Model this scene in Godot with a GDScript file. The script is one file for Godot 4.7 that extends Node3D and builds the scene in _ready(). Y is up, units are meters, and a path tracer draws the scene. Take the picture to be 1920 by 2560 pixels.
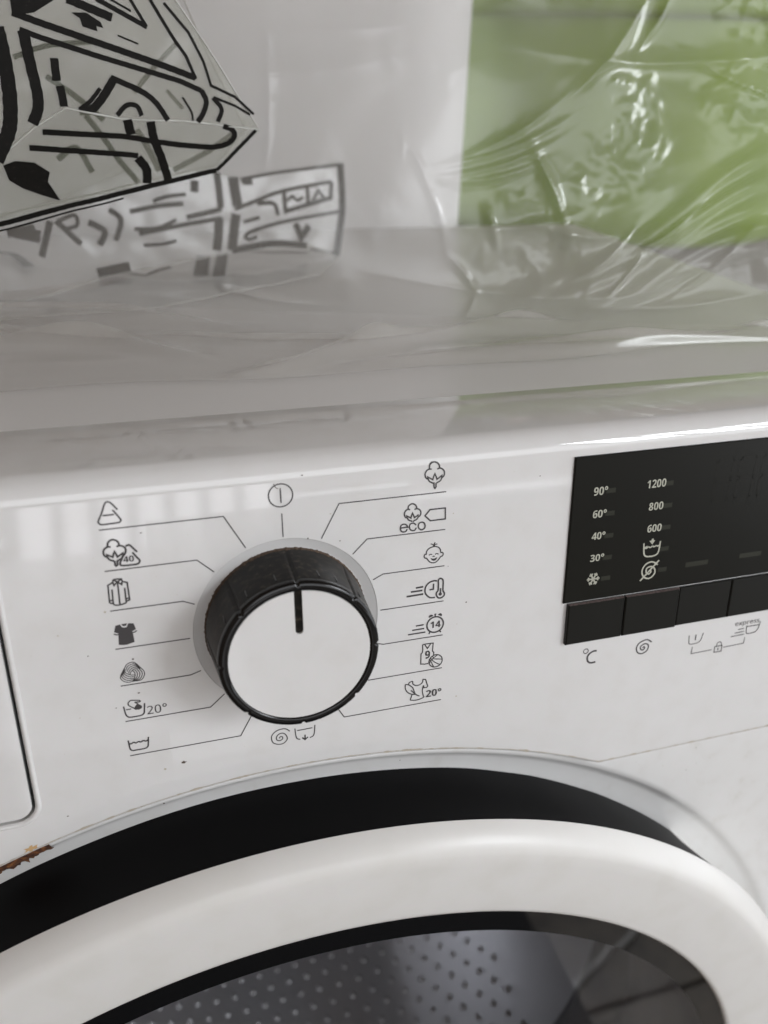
extends Node3D
# A front-loading washing machine seen close up: control panel, knob and door, with a clear plastic sheet and printed bags on its lid.

const KNOB := Vector3(0, 0.79, 0)
const TILT := 0.10972
const DOOR := Vector3(-0.0008, 0.4711, 0.00635)
const PIPE_A := Vector2(0.56, 0.456)
const PIPE_B := Vector2(0.372, 0.362)
const LID := 0.8447
# pinched creases of the clear sheet: along, up, angle, half length, height, half width (metres, radians)
const CREASES := [
	[0.123, 0.043, 1.9, 0.0084, 0.003, 0.0014], [0.157, 0.042, -0.1, 0.0154, 0.0051, 0.0025], [0.148, 0.059, 2, 0.0196, 0.0034, 0.0025],
	[0.131, 0.08, 0.5, 0.0168, 0.0026, 0.0012], [0.128, 0.074, 0.35, 0.0196, 0.0026, 0.0012], [0.125, 0.068, 0.3, 0.0196, 0.0026, 0.0012], [0.122, 0.063, 0.2, 0.014, 0.0026, 0.0012],
	[0.192, 0.126, 1.1, 0.0112, 0.0034, 0.0012], [0.174, 0.114, 0.9, 0.0196, 0.0034, 0.0031], [0.225, 0.101, -0.35, 0.0196, 0.0021, 0.0009], [0.201, 0.108, 0.05, 0.042, 0.0026, 0.0019],
	[0.112, 0.022, 2.2, 0.0084, 0.0026, 0.001], [0.114, 0.008, 1.3, 0.0098, 0.0026, 0.001], [0.099, 0.05, 1.9, 0.0112, 0.0021, 0.0009], [0.091, 0.069, 2.2, 0.0056, 0.0017, 0.0007],
	[0.085, 0.076, 1.6, 0.0042, 0.0017, 0.0007], [0.17, 0.032, 0.7, 0.014, 0.003, 0.0011], [0.18, 0.026, 0.9, 0.0112, 0.003, 0.001], [0.195, 0.042, 0.6, 0.0168, 0.0026, 0.0011],
	[0.222, 0.034, 0.8, 0.0196, 0.0034, 0.0019], [-0.016, 0.018, 0.05, 0.042, 0.0068, 0.0037], [-0.05, 0.012, 0.3, 0.0168, 0.0034, 0.0012], [0.02, 0.01, -0.25, 0.0224, 0.0034, 0.0012], [0.04, 0.1, 0.05, 0.028, 0.0014, 0.0025], [0.05, 0.115, 0.02, 0.028, 0.0014, 0.0025], [0.03, 0.09, 1.5, 0.028, 0.001, 0.0019],
	[0.141, 0.015, 0, 0.042, 0.0034, 0.0037], [0.2, 0.012, 0.1, 0.0308, 0.0034, 0.0031], [0.14, 0.045, 0.2, 0.0168, 0.0026, 0.0012]]
# folds of its skirt on the lid: x and z of both ends, height, half width
const FOLDS := [
	[-0.13, -0.192, -0.02, -0.158, 0.0054, 0.003], [-0.13, -0.18, 0, -0.146, 0.0041, 0.0023], [-0.12, -0.172, -0.02, -0.112, 0.0047, 0.0037], [-0.03, -0.135, 0.06, -0.106, 0.0041, 0.003],
	[0.05, -0.106, 0.16, -0.128, 0.0047, 0.0037], [0.05, -0.084, 0.18, -0.088, 0.0038, 0.0045], [0.1, -0.094, 0.26, -0.083, 0.0041, 0.003], [-0.13, -0.15, -0.03, -0.128, 0.0041, 0.003], [0, -0.082, 0.07, -0.11, 0.0041, 0.0037]]

var mats := {}
var faces := {}
var used := {}


func numbered(called: String, parent: Node) -> String:
	var key := str(parent.get_instance_id()) + called
	var n: int = used.get(key, 0)
	used[key] = n + 1
	return called if n == 0 else "%s_%03d" % [called, n]


func mat(c: Color, rough: float, spec := 0.5, metal := 0.0) -> StandardMaterial3D:
	var m := StandardMaterial3D.new()
	m.albedo_color = c.linear_to_srgb()
	m.roughness = rough
	m.metallic_specular = spec
	m.metallic = metal
	return m


func noise_tex(seed_: int, freq: float, ramp: Array, size := 512, octaves := 4, kind := FastNoiseLite.TYPE_SIMPLEX_SMOOTH) -> NoiseTexture2D:
	var n := FastNoiseLite.new()
	n.seed = seed_
	n.frequency = freq
	n.noise_type = kind
	n.fractal_octaves = octaves
	var t := NoiseTexture2D.new()
	t.width = size
	t.height = size
	t.seamless = true
	t.noise = n
	var g := Gradient.new()
	var offs := PackedFloat32Array()
	var cols := PackedColorArray()
	for r in ramp:
		offs.append(r[0])
		cols.append((r[1] as Color).linear_to_srgb())
	g.offsets = offs
	g.colors = cols
	t.color_ramp = g
	return t


func triplanar(m: StandardMaterial3D, tex: Texture2D, scale_: float) -> StandardMaterial3D:
	m.albedo_color = Color.WHITE
	m.albedo_texture = tex
	m.uv1_triplanar = true
	m.uv1_scale = Vector3.ONE * scale_
	return m


func obj(called: String, mesh: Mesh, m: Material, parent: Node = self, at := Transform3D()) -> MeshInstance3D:
	var o := MeshInstance3D.new()
	o.name = numbered(called, parent)
	o.mesh = mesh
	o.material_override = m
	o.transform = at
	parent.add_child(o, true)
	return o


func thing(called: String, label: String, category: String, at := Vector3.ZERO, group := "") -> Node3D:
	var o := Node3D.new()
	o.name = numbered(called, self)
	o.position = at
	add_child(o, true)
	tag(o, label, category, group)
	return o


func tag(o: Node, label: String, category: String, group := "") -> void:
	o.set_meta("label", label)
	o.set_meta("category", category)
	if group:
		o.set_meta("group", group)


func begin() -> SurfaceTool:
	var st := SurfaceTool.new()
	st.begin(Mesh.PRIMITIVE_TRIANGLES)
	return st


func quad(st: SurfaceTool, a: Vector3, b: Vector3, c: Vector3, d: Vector3) -> void:
	for v in [a, b, c, a, c, d]:
		st.add_vertex(v)


func done(st: SurfaceTool) -> ArrayMesh:
	st.generate_normals()
	return st.commit()


# a profile of (radius, z) turned about the z axis; an entry with a third number 1 starts a sharp edge
func lathe(profile: Array, from := 0.0, to := 360.0, steps := 96, flat := false) -> ArrayMesh:
	var st := begin()
	var group := 0
	for i in profile.size() - 1:
		var p: Array = profile[i]
		var q: Array = profile[i + 1]
		if p.size() > 2:
			group += 1
		st.set_smooth_group(group)
		for k in steps:
			var a := deg_to_rad(lerpf(from, to, float(k) / steps))
			var b := deg_to_rad(lerpf(from, to, float(k + 1) / steps))
			var pa := Vector3(p[0] * cos(a), p[0] * sin(a), p[1])
			var pb := Vector3(p[0] * cos(b), p[0] * sin(b), p[1])
			var qa := Vector3(q[0] * cos(a), q[0] * sin(a), q[1])
			var qb := Vector3(q[0] * cos(b), q[0] * sin(b), q[1])
			if p[0] > 1e-6:
				for v in [pa, qb, pb]:
					st.add_vertex(v)
			if q[0] > 1e-6:
				for v in [pa, qa, qb]:
					st.add_vertex(v)
	return done(st)


func box(size: Vector3, center: Vector3, chamfer := 0.0) -> ArrayMesh:
	var st := begin()
	add_box(st, size, center, chamfer)
	return done(st)


func add_box(st: SurfaceTool, size: Vector3, center: Vector3, c := 0.0) -> void:
	st.set_smooth_group(-1)
	var h := size / 2
	# front face and its chamfer towards +z, then the sides
	var o := [Vector3(-h.x, -h.y, 0), Vector3(h.x, -h.y, 0), Vector3(h.x, h.y, 0), Vector3(-h.x, h.y, 0)]
	var inner := []
	var mid := []
	var back := []
	for p in o:
		var s := Vector3(signf(p.x), signf(p.y), 0)
		inner.append(center + p - s * c + Vector3(0, 0, h.z))
		mid.append(center + p + Vector3(0, 0, h.z - c))
		back.append(center + p + Vector3(0, 0, -h.z))
	quad(st, inner[0], inner[3], inner[2], inner[1])
	for i in 4:
		var j := (i + 1) % 4
		if c > 0:
			quad(st, inner[i], inner[j], mid[j], mid[i])
		quad(st, mid[i], mid[j], back[j], back[i])
	quad(st, back[0], back[1], back[2], back[3])


func to_points(a: Array) -> PackedVector2Array:
	var p := PackedVector2Array()
	for i in a.size() / 2:
		p.append(Vector2(a[2 * i], a[2 * i + 1]))
	return p


func smoothed(p: PackedVector2Array, parts := 5) -> PackedVector2Array:
	if p.size() < 3:
		return p
	var out := PackedVector2Array()
	var closed := p[0].distance_to(p[p.size() - 1]) < 0.02
	for i in p.size() - 1:
		var a := p[i - 1] if i > 0 else (p[p.size() - 2] if closed else p[0] * 2 - p[1])
		var d := p[i + 2] if i + 2 < p.size() else (p[1] if closed else p[i + 1] * 2 - p[i])
		for k in parts:
			out.append(p[i].cubic_interpolate(p[i + 1], a, d, float(k) / parts))
	out.append(p[p.size() - 1])
	return out


# a printed stroke: a mitred band of ink with round ends, lying at height z; «lift» gives the height of a curved sheet
func stroke(st: SurfaceTool, p: PackedVector2Array, w: float, z: float, lift = null, ragged := 0.0) -> void:
	if p.size() < 2:
		return
	var closed := p[0].distance_to(p[p.size() - 1]) < 0.02
	var left := PackedVector2Array()
	var right := PackedVector2Array()
	var n := p.size()
	for i in n:
		var before := p[i] - p[i - 1] if i > 0 else (p[0] - p[n - 2] if closed else p[1] - p[0])
		var after := p[i + 1] - p[i] if i < n - 1 else (p[1] - p[0] if closed else p[n - 1] - p[n - 2])
		before = before.normalized()
		after = after.normalized()
		var t := (before + after)
		t = t.normalized() if t.length() > 0.1 else after
		var across := t.orthogonal()
		var reach := w / 2 / maxf(absf(across.dot(after.orthogonal())), 0.45)
		var e := 1.0 + ragged * sin(i * 2.3 + p[0].x * 7.0) if ragged > 0 else 1.0
		left.append(p[i] + across * reach * e)
		right.append(p[i] - across * reach * (2.0 - e))
	for i in n - 1:
		for v in [left[i], left[i + 1], right[i + 1], left[i], right[i + 1], right[i]]:
			put(st, v, z, lift)
	if not closed and ragged == 0:
		for e in 2:
			var c := p[0] if e == 0 else p[n - 1]
			var a := left[0] if e == 0 else right[n - 1]
			for k in 5:
				var u := c + (a - c).rotated((1 if e == 0 else 1) * PI * k / 5)
				var v := c + (a - c).rotated((1 if e == 0 else 1) * PI * (k + 1) / 5)
				put(st, c, z, lift)
				put(st, u, z, lift)
				put(st, v, z, lift)


func put(st: SurfaceTool, v: Vector2, z: float, lift) -> void:
	st.set_normal(Vector3(0, 0, 1))
	st.add_vertex(Vector3(v.x, v.y, z + (lift.call(v) if lift != null else 0.0)) / 1000)


func face_up(mesh: ArrayMesh) -> ArrayMesh:
	# turns every triangle of flat ink so that it faces +z
	var a := mesh.surface_get_arrays(0)
	var v: PackedVector3Array = a[Mesh.ARRAY_VERTEX]
	var st := begin()
	for i in v.size() / 3:
		var p := v[3 * i]
		var q := v[3 * i + 1]
		var r := v[3 * i + 2]
		if (q - p).cross(r - p).z > 0:
			var s := q
			q = r
			r = s
		for x in [p, q, r]:
			st.set_normal(Vector3(0, 0, 1))
			st.add_vertex(x)
	return st.commit()


func fill(st: SurfaceTool, p: PackedVector2Array, z: float, lift = null) -> void:
	if p[0].distance_to(p[p.size() - 1]) < 0.02:
		p.remove_at(p.size() - 1)
	var tri := Geometry2D.triangulate_polygon(p)
	for i in tri:
		put(st, p[i], z, lift)


func symbol(parent: Node3D, called: String, at: Vector2, strokes: Array, fills: Array, texts: Array) -> void:
	var on_screen: bool = parent.get_meta("screen", false)
	var ink: Material = mats.screen_ink if on_screen else mats.ink
	var base := Vector3(at.x, at.y, 0.92 if on_screen else 0.02) / 1000
	var holder: MeshInstance3D
	if strokes.size() + fills.size() > 0:
		var st := begin()
		var z := 0.04
		for f in fills:
			var p := to_points(f[1])
			fill(st, smoothed(p, 3) if f[0] else p, z)
			z += 0.004
		for s in strokes:
			var p := to_points(s[2])
			stroke(st, smoothed(p) if s[1] else p, s[0] * 1.15, z)
			z += 0.004
		holder = obj(called, face_up(st.commit()), ink, parent, Transform3D(Basis(), base))
	for t in texts:
		var tm := TextMesh.new()
		var f := SystemFont.new()
		f.font_names = PackedStringArray(["Droid Sans"])
		f.font_weight = 700 if t[1] == "b" else 400
		f.font_italic = false
		tm.font = f
		tm.text = t[0]
		tm.font_size = 64
		tm.pixel_size = 0.01
		tm.depth = 0.01
		tm.curve_step = 2.0
		var a := tm.get_aabb()
		var tall: float = t[5]
		var sink := 0.0
		if t[0] == "express":
			sink = tall * 0.42
			tall *= 1.42
		var k := Vector3(t[4] / a.size.x, tall / a.size.y, 0.004)
		var org := Vector3(t[2], t[3] - sink, 0.1) - Vector3(a.position.x * k.x, a.position.y * k.y, 0)
		var tr := Transform3D(Basis.from_scale(k / 1000), base + org / 1000)
		if called == "express_symbol":
			obj("printed_word", tm, ink, parent, tr)
		else:
			obj("printed_number", tm, ink, parent, tr)


func _ready() -> void:
	setup_view()
	setup_materials()
	build_room()
	build_machine()
	build_bags()
	build_things_behind()
	build_sheet()


func setup_view() -> void:
	var cam := Camera3D.new()
	cam.name = "camera"
	add_child(cam)
	cam.transform = Transform3D(Basis(Vector3(0.9569, 0.0285, 0.289), Vector3(0.1106, 0.8845, -0.4532), Vector3(-0.2685, 0.4656, 0.8433)).orthonormalized(), Vector3(-0.0392, 0.948, 0.2198))
	var att := CameraAttributesPhysical.new()
	att.frustum_focal_length = 19.84
	att.frustum_focus_distance = 0.285
	att.exposure_aperture = 5.6
	att.frustum_near = 0.01
	att.frustum_far = 60.0
	cam.attributes = att
	cam.keep_aspect = Camera3D.KEEP_HEIGHT
	cam.near = 0.01
	cam.far = 60.0
	cam.fov = 62.33
	cam.current = true
	var we := WorldEnvironment.new()
	we.name = "environment"
	var e := Environment.new()
	e.background_mode = Environment.BG_COLOR
	e.background_color = Color(0.95, 0.97, 1.0).linear_to_srgb()
	e.background_energy_multiplier = 2.55
	e.tonemap_mode = Environment.TONE_MAPPER_LINEAR
	e.tonemap_exposure = 1.0
	e.sdfgi_enabled = true
	e.ssao_enabled = true
	e.ssil_enabled = true
	we.environment = e
	add_child(we)


func area(at: Vector3, to: Vector3, size: Vector2, energy: float, c: Color, called: String) -> AreaLight3D:
	var l := AreaLight3D.new()
	l.name = called
	l.area_size = size
	l.light_energy = energy
	l.light_color = c
	l.area_range = 12.0
	l.shadow_enabled = true
	add_child(l)
	l.look_at_from_position(at, to, Vector3.UP if absf((to - at).normalized().y) < 0.98 else Vector3.FORWARD)
	return l


func setup_materials() -> void:
	var white := mat(Color(0.72, 0.715, 0.71), 0.05, 0.6)
	triplanar(white, noise_tex(3, 0.012, [[0.0, Color(0.695, 0.687, 0.675)], [0.45, Color(0.72, 0.715, 0.71)], [1.0, Color(0.735, 0.732, 0.73)]], 512, 5), 9.0)
	mats.white = white
	var steel := mat(Color(0.72, 0.72, 0.71), 0.22, 0.55)
	triplanar(steel, noise_tex(5, 0.02, [[0.0, Color(0.66, 0.65, 0.625)], [0.25, Color(0.71, 0.705, 0.695)], [0.5, Color(0.725, 0.722, 0.715)], [1.0, Color(0.735, 0.733, 0.728)]], 512, 5), 6.0)
	mats.steel = steel
	mats.door_white = triplanar(mat(Color(0.73, 0.72, 0.7), 0.3, 0.42), noise_tex(8, 0.01, [[0.0, Color(0.70, 0.69, 0.66)], [0.5, Color(0.735, 0.725, 0.705)], [1.0, Color(0.745, 0.738, 0.722)]], 512, 5), 7.0)
	mats.lid = mat(Color(0.72, 0.715, 0.71), 0.32, 0.5)
	mats.ink = mat(Color(0.052, 0.048, 0.05), 0.45)
	mats.screen_ink = mat(Color(0.44, 0.44, 0.37), 0.5)
	mats.screen = mat(Color(0.0075, 0.0078, 0.0062), 0.3, 0.35)
	mats.indicator = mat(Color(0.032, 0.033, 0.026), 0.35, 0.3)
	mats.ghost = mat(Color(0.0085, 0.0085, 0.0066), 0.3, 0.35)
	mats.button = mat(Color(0.0085, 0.0088, 0.0075), 0.38, 0.35)
	mats.button_lit_dust = triplanar(mat(Color.WHITE, 0.8), noise_tex(21, 0.05, [[0.0, Color(0.03, 0.022, 0.02)], [0.5, Color(0.11, 0.08, 0.075)], [1.0, Color(0.17, 0.13, 0.125)]], 256), 60.0)  # dust and the pinkish highlight of the upper bevel in one colour
	mats.gloss_black = mat(Color(0.005, 0.005, 0.0055), 0.1, 0.45)
	mats.knob_side = triplanar(mat(Color.WHITE, 0.33, 0.25), noise_tex(11, 0.025, [[0.0, Color(0.005, 0.0045, 0.004)], [0.5, Color(0.009, 0.008, 0.0065)], [0.72, Color(0.025, 0.02, 0.015)], [1.0, Color(0.09, 0.075, 0.055)]], 512, 6), 26.0)
	mats.grime = triplanar(mat(Color.WHITE, 0.85), noise_tex(12, 0.06, [[0.0, Color(0.035, 0.022, 0.014)], [0.55, Color(0.09, 0.06, 0.042)], [1.0, Color(0.22, 0.17, 0.12)]], 256), 70.0)
	mats.handle = mat(Color(0.0035, 0.0035, 0.004), 0.5, 0.2)
	mats.border = mat(Color(0.005, 0.005, 0.0055), 0.03, 0.5)
	mats.rubber = mat(Color(0.11, 0.11, 0.12), 0.4)
	var drum := mat(Color(0.62, 0.62, 0.64), 0.28, 0.5, 0.85)
	mats.paddle = drum
	mats.drum = drum
	mats.bump = drum
	mats.dark = mat(Color(0.015, 0.015, 0.016), 0.7)
	mats.dirt = mat(Color(0.10, 0.08, 0.065), 0.9)
	mats.pale_dirt = mat(Color(0.46, 0.42, 0.34), 0.9)
	mats.rust = triplanar(mat(Color.WHITE, 0.9), noise_tex(31, 0.03, [[0.0, Color(0.02, 0.008, 0.005)], [0.45, Color(0.06, 0.022, 0.01)], [0.65, Color(0.17, 0.06, 0.018)], [1.0, Color(0.42, 0.19, 0.05)]], 256), 40.0)
	mats.seam_grime = mat(Color(0.47, 0.42, 0.35), 0.9)
	mats.rust_stain = mat(Color(0.56, 0.36, 0.17), 0.7)
	var glass := StandardMaterial3D.new()
	glass.transparency = BaseMaterial3D.TRANSPARENCY_ALPHA
	glass.albedo_color = Color(0.3, 0.31, 0.33, 0.012)
	glass.roughness = 0.02
	mats.glass = glass
	var film := StandardMaterial3D.new()
	film.transparency = BaseMaterial3D.TRANSPARENCY_ALPHA
	film.albedo_color = Color(0.84, 0.83, 0.81, 0.22)
	film.roughness = 0.2
	film.metallic_specular = 0.62
	mats.film = film
	var bag := StandardMaterial3D.new()
	bag.transparency = BaseMaterial3D.TRANSPARENCY_ALPHA
	bag.albedo_color = Color(0.56, 0.57, 0.51, 0.36)
	bag.roughness = 0.2
	mats.bag = bag
	mats.pale_edge = mat(Color(0.42, 0.42, 0.39), 0.25, 0.6)  # pale tone for the highlight lines along the film edges
	mats.thin_bag = bag.duplicate()
	mats.thin_bag.albedo_color = Color(0.55, 0.56, 0.55, 0.12)
	mats.bag_ink = triplanar(mat(Color.WHITE, 0.5, 0.25), noise_tex(41, 0.03, [[0.0, Color(0.004, 0.004, 0.003)], [0.8, Color(0.007, 0.006, 0.005)], [0.93, Color(0.03, 0.027, 0.022)], [1.0, Color(0.3, 0.3, 0.27)]], 512, 6), 22.0)
	mats.wall = triplanar(mat(Color.WHITE, 0.85), noise_tex(51, 0.02, [[0.0, Color(0.58, 0.57, 0.565)], [1.0, Color(0.66, 0.65, 0.645)]], 256), 1.5)
	mats.cupboard = triplanar(mat(Color.WHITE, 0.55), noise_tex(91, 0.01, [[0.0, Color(0.09, 0.055, 0.03)], [1.0, Color(0.2, 0.13, 0.075)]], 256), 2.0)
	mats.ledge = mat(Color(0.2, 0.195, 0.17), 0.9)
	mats.backdrop = triplanar(mat(Color.WHITE, 0.9), noise_tex(64, 0.01, [[0.0, Color(0.01, 0.035, 0.012)], [1.0, Color(0.025, 0.055, 0.022)]], 256), 2.0)
	mats.tub = triplanar(mat(Color.WHITE, 0.45), noise_tex(61, 0.01, [[0.0, Color(0.14, 0.24, 0.008)], [1.0, Color(0.2, 0.31, 0.015)]], 256), 4.0)
	mats.olive = triplanar(mat(Color.WHITE, 0.7), noise_tex(62, 0.015, [[0.0, Color(0.15, 0.12, 0.012)], [1.0, Color(0.24, 0.18, 0.02)]], 256), 5.0)
	mats.leaf = triplanar(mat(Color.WHITE, 0.6), noise_tex(63, 0.02, [[0.0, Color(0.004, 0.03, 0.01)], [0.5, Color(0.01, 0.05, 0.018)], [1.0, Color(0.03, 0.085, 0.035)]], 256), 5.0)
	mats.tan = mat(Color(0.36, 0.25, 0.17), 0.7)
	mats.floor_brown = triplanar(mat(Color.WHITE, 0.35), noise_tex(71, 0.012, [[0.0, Color(0.10, 0.08, 0.06)], [0.5, Color(0.2, 0.165, 0.125)], [1.0, Color(0.27, 0.225, 0.17)]], 512, 5), 3.0)
	mats.floor_white = triplanar(mat(Color.WHITE, 0.3), noise_tex(72, 0.012, [[0.0, Color(0.62, 0.6, 0.58)], [1.0, Color(0.8, 0.78, 0.76)]], 256), 3.0)
	mats.mat_black = mat(Color(0.012, 0.012, 0.013), 0.8)
	mats.white_pipe = mat(Color(0.8, 0.8, 0.8), 0.4)
	var glow := StandardMaterial3D.new()
	glow.albedo_color = Color.BLACK
	glow.emission_enabled = true
	glow.emission = Color(0.93, 0.96, 1.0)
	glow.emission_energy_multiplier = 1.6
	mats.unseen_glow = glow  # glow of the windows and lamp out of view
	mats.frame = mat(Color(0.35, 0.33, 0.31), 0.5)


func build_room() -> void:
	# floor of laid tiles in front of the machine: the door glass and the panel mirror it
	var fl := Node3D.new()
	fl.name = "floor"
	fl.set_meta("kind", "structure")
	add_child(fl)
	var tile := box(Vector3(0.396, 0.396, 0.012), Vector3.ZERO, 0.002)
	for i in 9:
		for j in 9:
			var x := -1.67 + i * 0.4 + 0.03
			var z := -0.265 + j * 0.4
			var bright := j >= 4 and j <= 8 and (i == 3 or i == 4)  # pale tiles put where the panel mirrors a bright floor patch
			obj("floor_tile", tile, mats.floor_white if bright else mats.floor_brown, fl, Transform3D(Basis.from_euler(Vector3(-PI / 2, 0, 0)), Vector3(x, 0.0, z)))
	obj("floor_bed", box(Vector3(5, 5, 0.02), Vector3.ZERO), mats.dark, fl, Transform3D(Basis.from_euler(Vector3(-PI / 2, 0, 0)), Vector3(0, -0.012, 1.0)))
	# things out of view, placed for the light, shade and reflections on the machine
	var pipe := begin()
	pipe.set_smooth_group(0)
	var line: Array[Vector3] = []
	for k in 41:
		var u := k / 40.0
		line.append(Vector3(lerpf(PIPE_A.x, PIPE_B.x, u) + 0.003 * sin(u * 19.0), 0.013, lerpf(PIPE_A.y, PIPE_B.y, u)))
	for k in 40:
		for m in 10:
			var q := []
			for c in [[k, m], [k + 1, m], [k + 1, m + 1], [k, m + 1]]:
				var t := (line[mini(c[0] + 1, 40)] - line[maxi(c[0] - 1, 0)]).normalized()
				var side := t.cross(Vector3.UP).normalized()
				var a: float = TAU * c[1] / 10.0
				q.append(line[c[0]] + side * cos(a) * 0.0045 + Vector3.UP * sin(a) * 0.0045)
			quad(pipe, q[0], q[1], q[2], q[3])
	tag(obj("unseen_hose", done(pipe), mats.white_pipe), "unseen pale hose on the floor, mirrored as a pale line in the door glass", "hose")  # out of view; gives the pale line mirrored in the door glass
	tag(obj("unseen_floor_mat", box(Vector3(0.75, 0.5, 0.006), Vector3.ZERO, 0.002), mats.mat_black, self, Transform3D(Basis.from_euler(Vector3(-PI / 2, 0, 0)), Vector3(0.0, 0.0095, 0.42))), "unseen black mat on the floor, darkening the mirror image in the door glass", "mat")  # out of view; darkens part of the door glass reflection
	tag(obj("unseen_cupboard", box(Vector3(0.5, 2.0, 1.6), Vector3(-0.575, 1.0, 0.27), 0.004), mats.cupboard), "unseen tall brown cupboard outside the frame, placed to darken and warm the left side", "cupboard")  # out of view; darkens and warms the left side
	tag(obj("unseen_ceiling", box(Vector3(6.0, 0.1, 4.2), Vector3(0.6, 2.35, 0.75), 0.004), mats.cupboard), "unseen brown slab overhead, outside the frame, placed to shade the lid and top strip", "unseen_ceiling")  # out of view; keeps light from above off the lid
	tag(obj("unseen_far_wall", box(Vector3(8.0, 0.95, 0.12), Vector3(0.8, 0.475, 3.75), 0.004), mats.cupboard), "unseen low brown wall outside the frame, placed to darken reflections in the panel", "wall")  # out of view; hides the bright background from the panel reflection
	window("unseen_gate_window", "bright low barred window at the far end of the floor in front", Vector3(-0.02, 0.2, 3.1), Vector3(-0.02, 0.2, 0.0), Vector2(0.95, 0.42), 0.2, Color(1.0, 0.96, 0.95), 6)  # out of view; its bars are mirrored in the panel
	window("window", "unseen window outside the frame, placed to light the right side and give glints", Vector3(1.1, 1.45, 1.1), Vector3(0.05, 0.79, 0.0), Vector2(0.5, 0.45), 1.25, Color(0.97, 0.985, 1.0), 2)  # out of view; lights the right side and makes glints on the film
	var lamp := thing("unseen_lamp", "unseen round lamp overhead, placed to brighten the pale floor tiles in front", "lamp", Vector3(-0.1, 2.6, 2.2))  # out of view; brightens the floor patch mirrored in the panel
	obj("lamp_body", lathe([[0.0, 0.06], [0.09, 0.06], [0.1, 0.05], [0.1, 0.0], [0.085, 0.0]], 0, 360, 48), mats.frame, lamp, Transform3D(Basis.from_euler(Vector3(-PI / 2, 0, 0)), Vector3.ZERO))
	obj("lamp_glow", lathe([[0.0, 0.004], [0.085, 0.004]], 0, 360, 48), mats.unseen_glow, lamp, Transform3D(Basis.from_euler(Vector3(-PI / 2, 0, 0)), Vector3.ZERO))
	var spot := SpotLight3D.new()
	spot.name = "unseen_lamp_light"
	spot.light_energy = 32.0
	spot.light_color = Color(1.0, 0.94, 0.93)
	spot.light_size = 0.08
	spot.spot_angle = 19.0
	spot.spot_angle_attenuation = 0.3
	spot.spot_range = 8.0
	spot.spot_attenuation = 2.0
	spot.shadow_enabled = true
	add_child(spot)
	spot.look_at_from_position(Vector3(-0.1, 2.58, 2.2), Vector3(-0.1, 0, 2.25), Vector3.FORWARD)


func window(called: String, label: String, at: Vector3, to: Vector3, size: Vector2, energy: float, c: Color, bars: int) -> void:
	var w := thing(called, label, "window", at)
	w.look_at_from_position(at, to, Vector3.UP if absf((to - at).normalized().y) < 0.98 else Vector3.FORWARD)
	var toward := (to - at).normalized()
	obj("unseen_window_pane", box(Vector3(size.x, size.y, 0.01), Vector3(0, 0, 0.012)), mats.unseen_glow, w)
	for s in [-1, 1]:
		obj("frame_bar", box(Vector3(0.05, size.y + 0.1, 0.05), Vector3(s * (size.x / 2 + 0.026), 0, 0)), mats.frame, w)
		obj("frame_bar", box(Vector3(size.x, 0.05, 0.05), Vector3(0, s * (size.y / 2 + 0.026), 0)), mats.frame, w)
	for k in bars:
		obj("window_bar", box(Vector3(0.045, size.y, 0.02), Vector3(lerpf(-size.x / 2, size.x / 2, (k + 1.0) / (bars + 1.0)), 0, -0.04)), mats.frame, w)
	area(at + toward * 0.02, to, size, energy, c, called + "_light")


func panel_bottom(x: float) -> float:
	return maxf(-0.341 + sqrt(maxf(0.0, 0.285 * 0.285 - x * x)), -0.0822) if absf(x) < 0.28 else -0.0822


# the drawer opening: [bottom, top] of the hole at x, or nothing
func drawer_hole(x: float, grow := 0.0) -> Array:
	var right := -0.0827 + grow
	if x > right or x < -0.285 - grow:
		return []
	var r := 0.0062 + grow
	var bottom := -0.0563 - grow
	var top := 0.044 + grow
	var dx := maxf(0.0, x - (right - r))
	var cut := r - sqrt(maxf(0.0, r * r - dx * dx))
	return [bottom + cut, top - cut]


func build_machine() -> void:
	var machine := thing("washing_machine", "white front-loading washing machine with black-rimmed knob and round door", "washing machine")
	var tilt := Transform3D(Basis.from_euler(Vector3(-TILT, 0, 0)), KNOB)
	var panel := build_panel(machine, tilt)
	var screen := build_screen(machine, tilt)
	symbols(panel, screen)
	build_drawer(machine, tilt)
	build_knob(machine, tilt)
	build_body(machine)
	build_door(machine)


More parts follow.
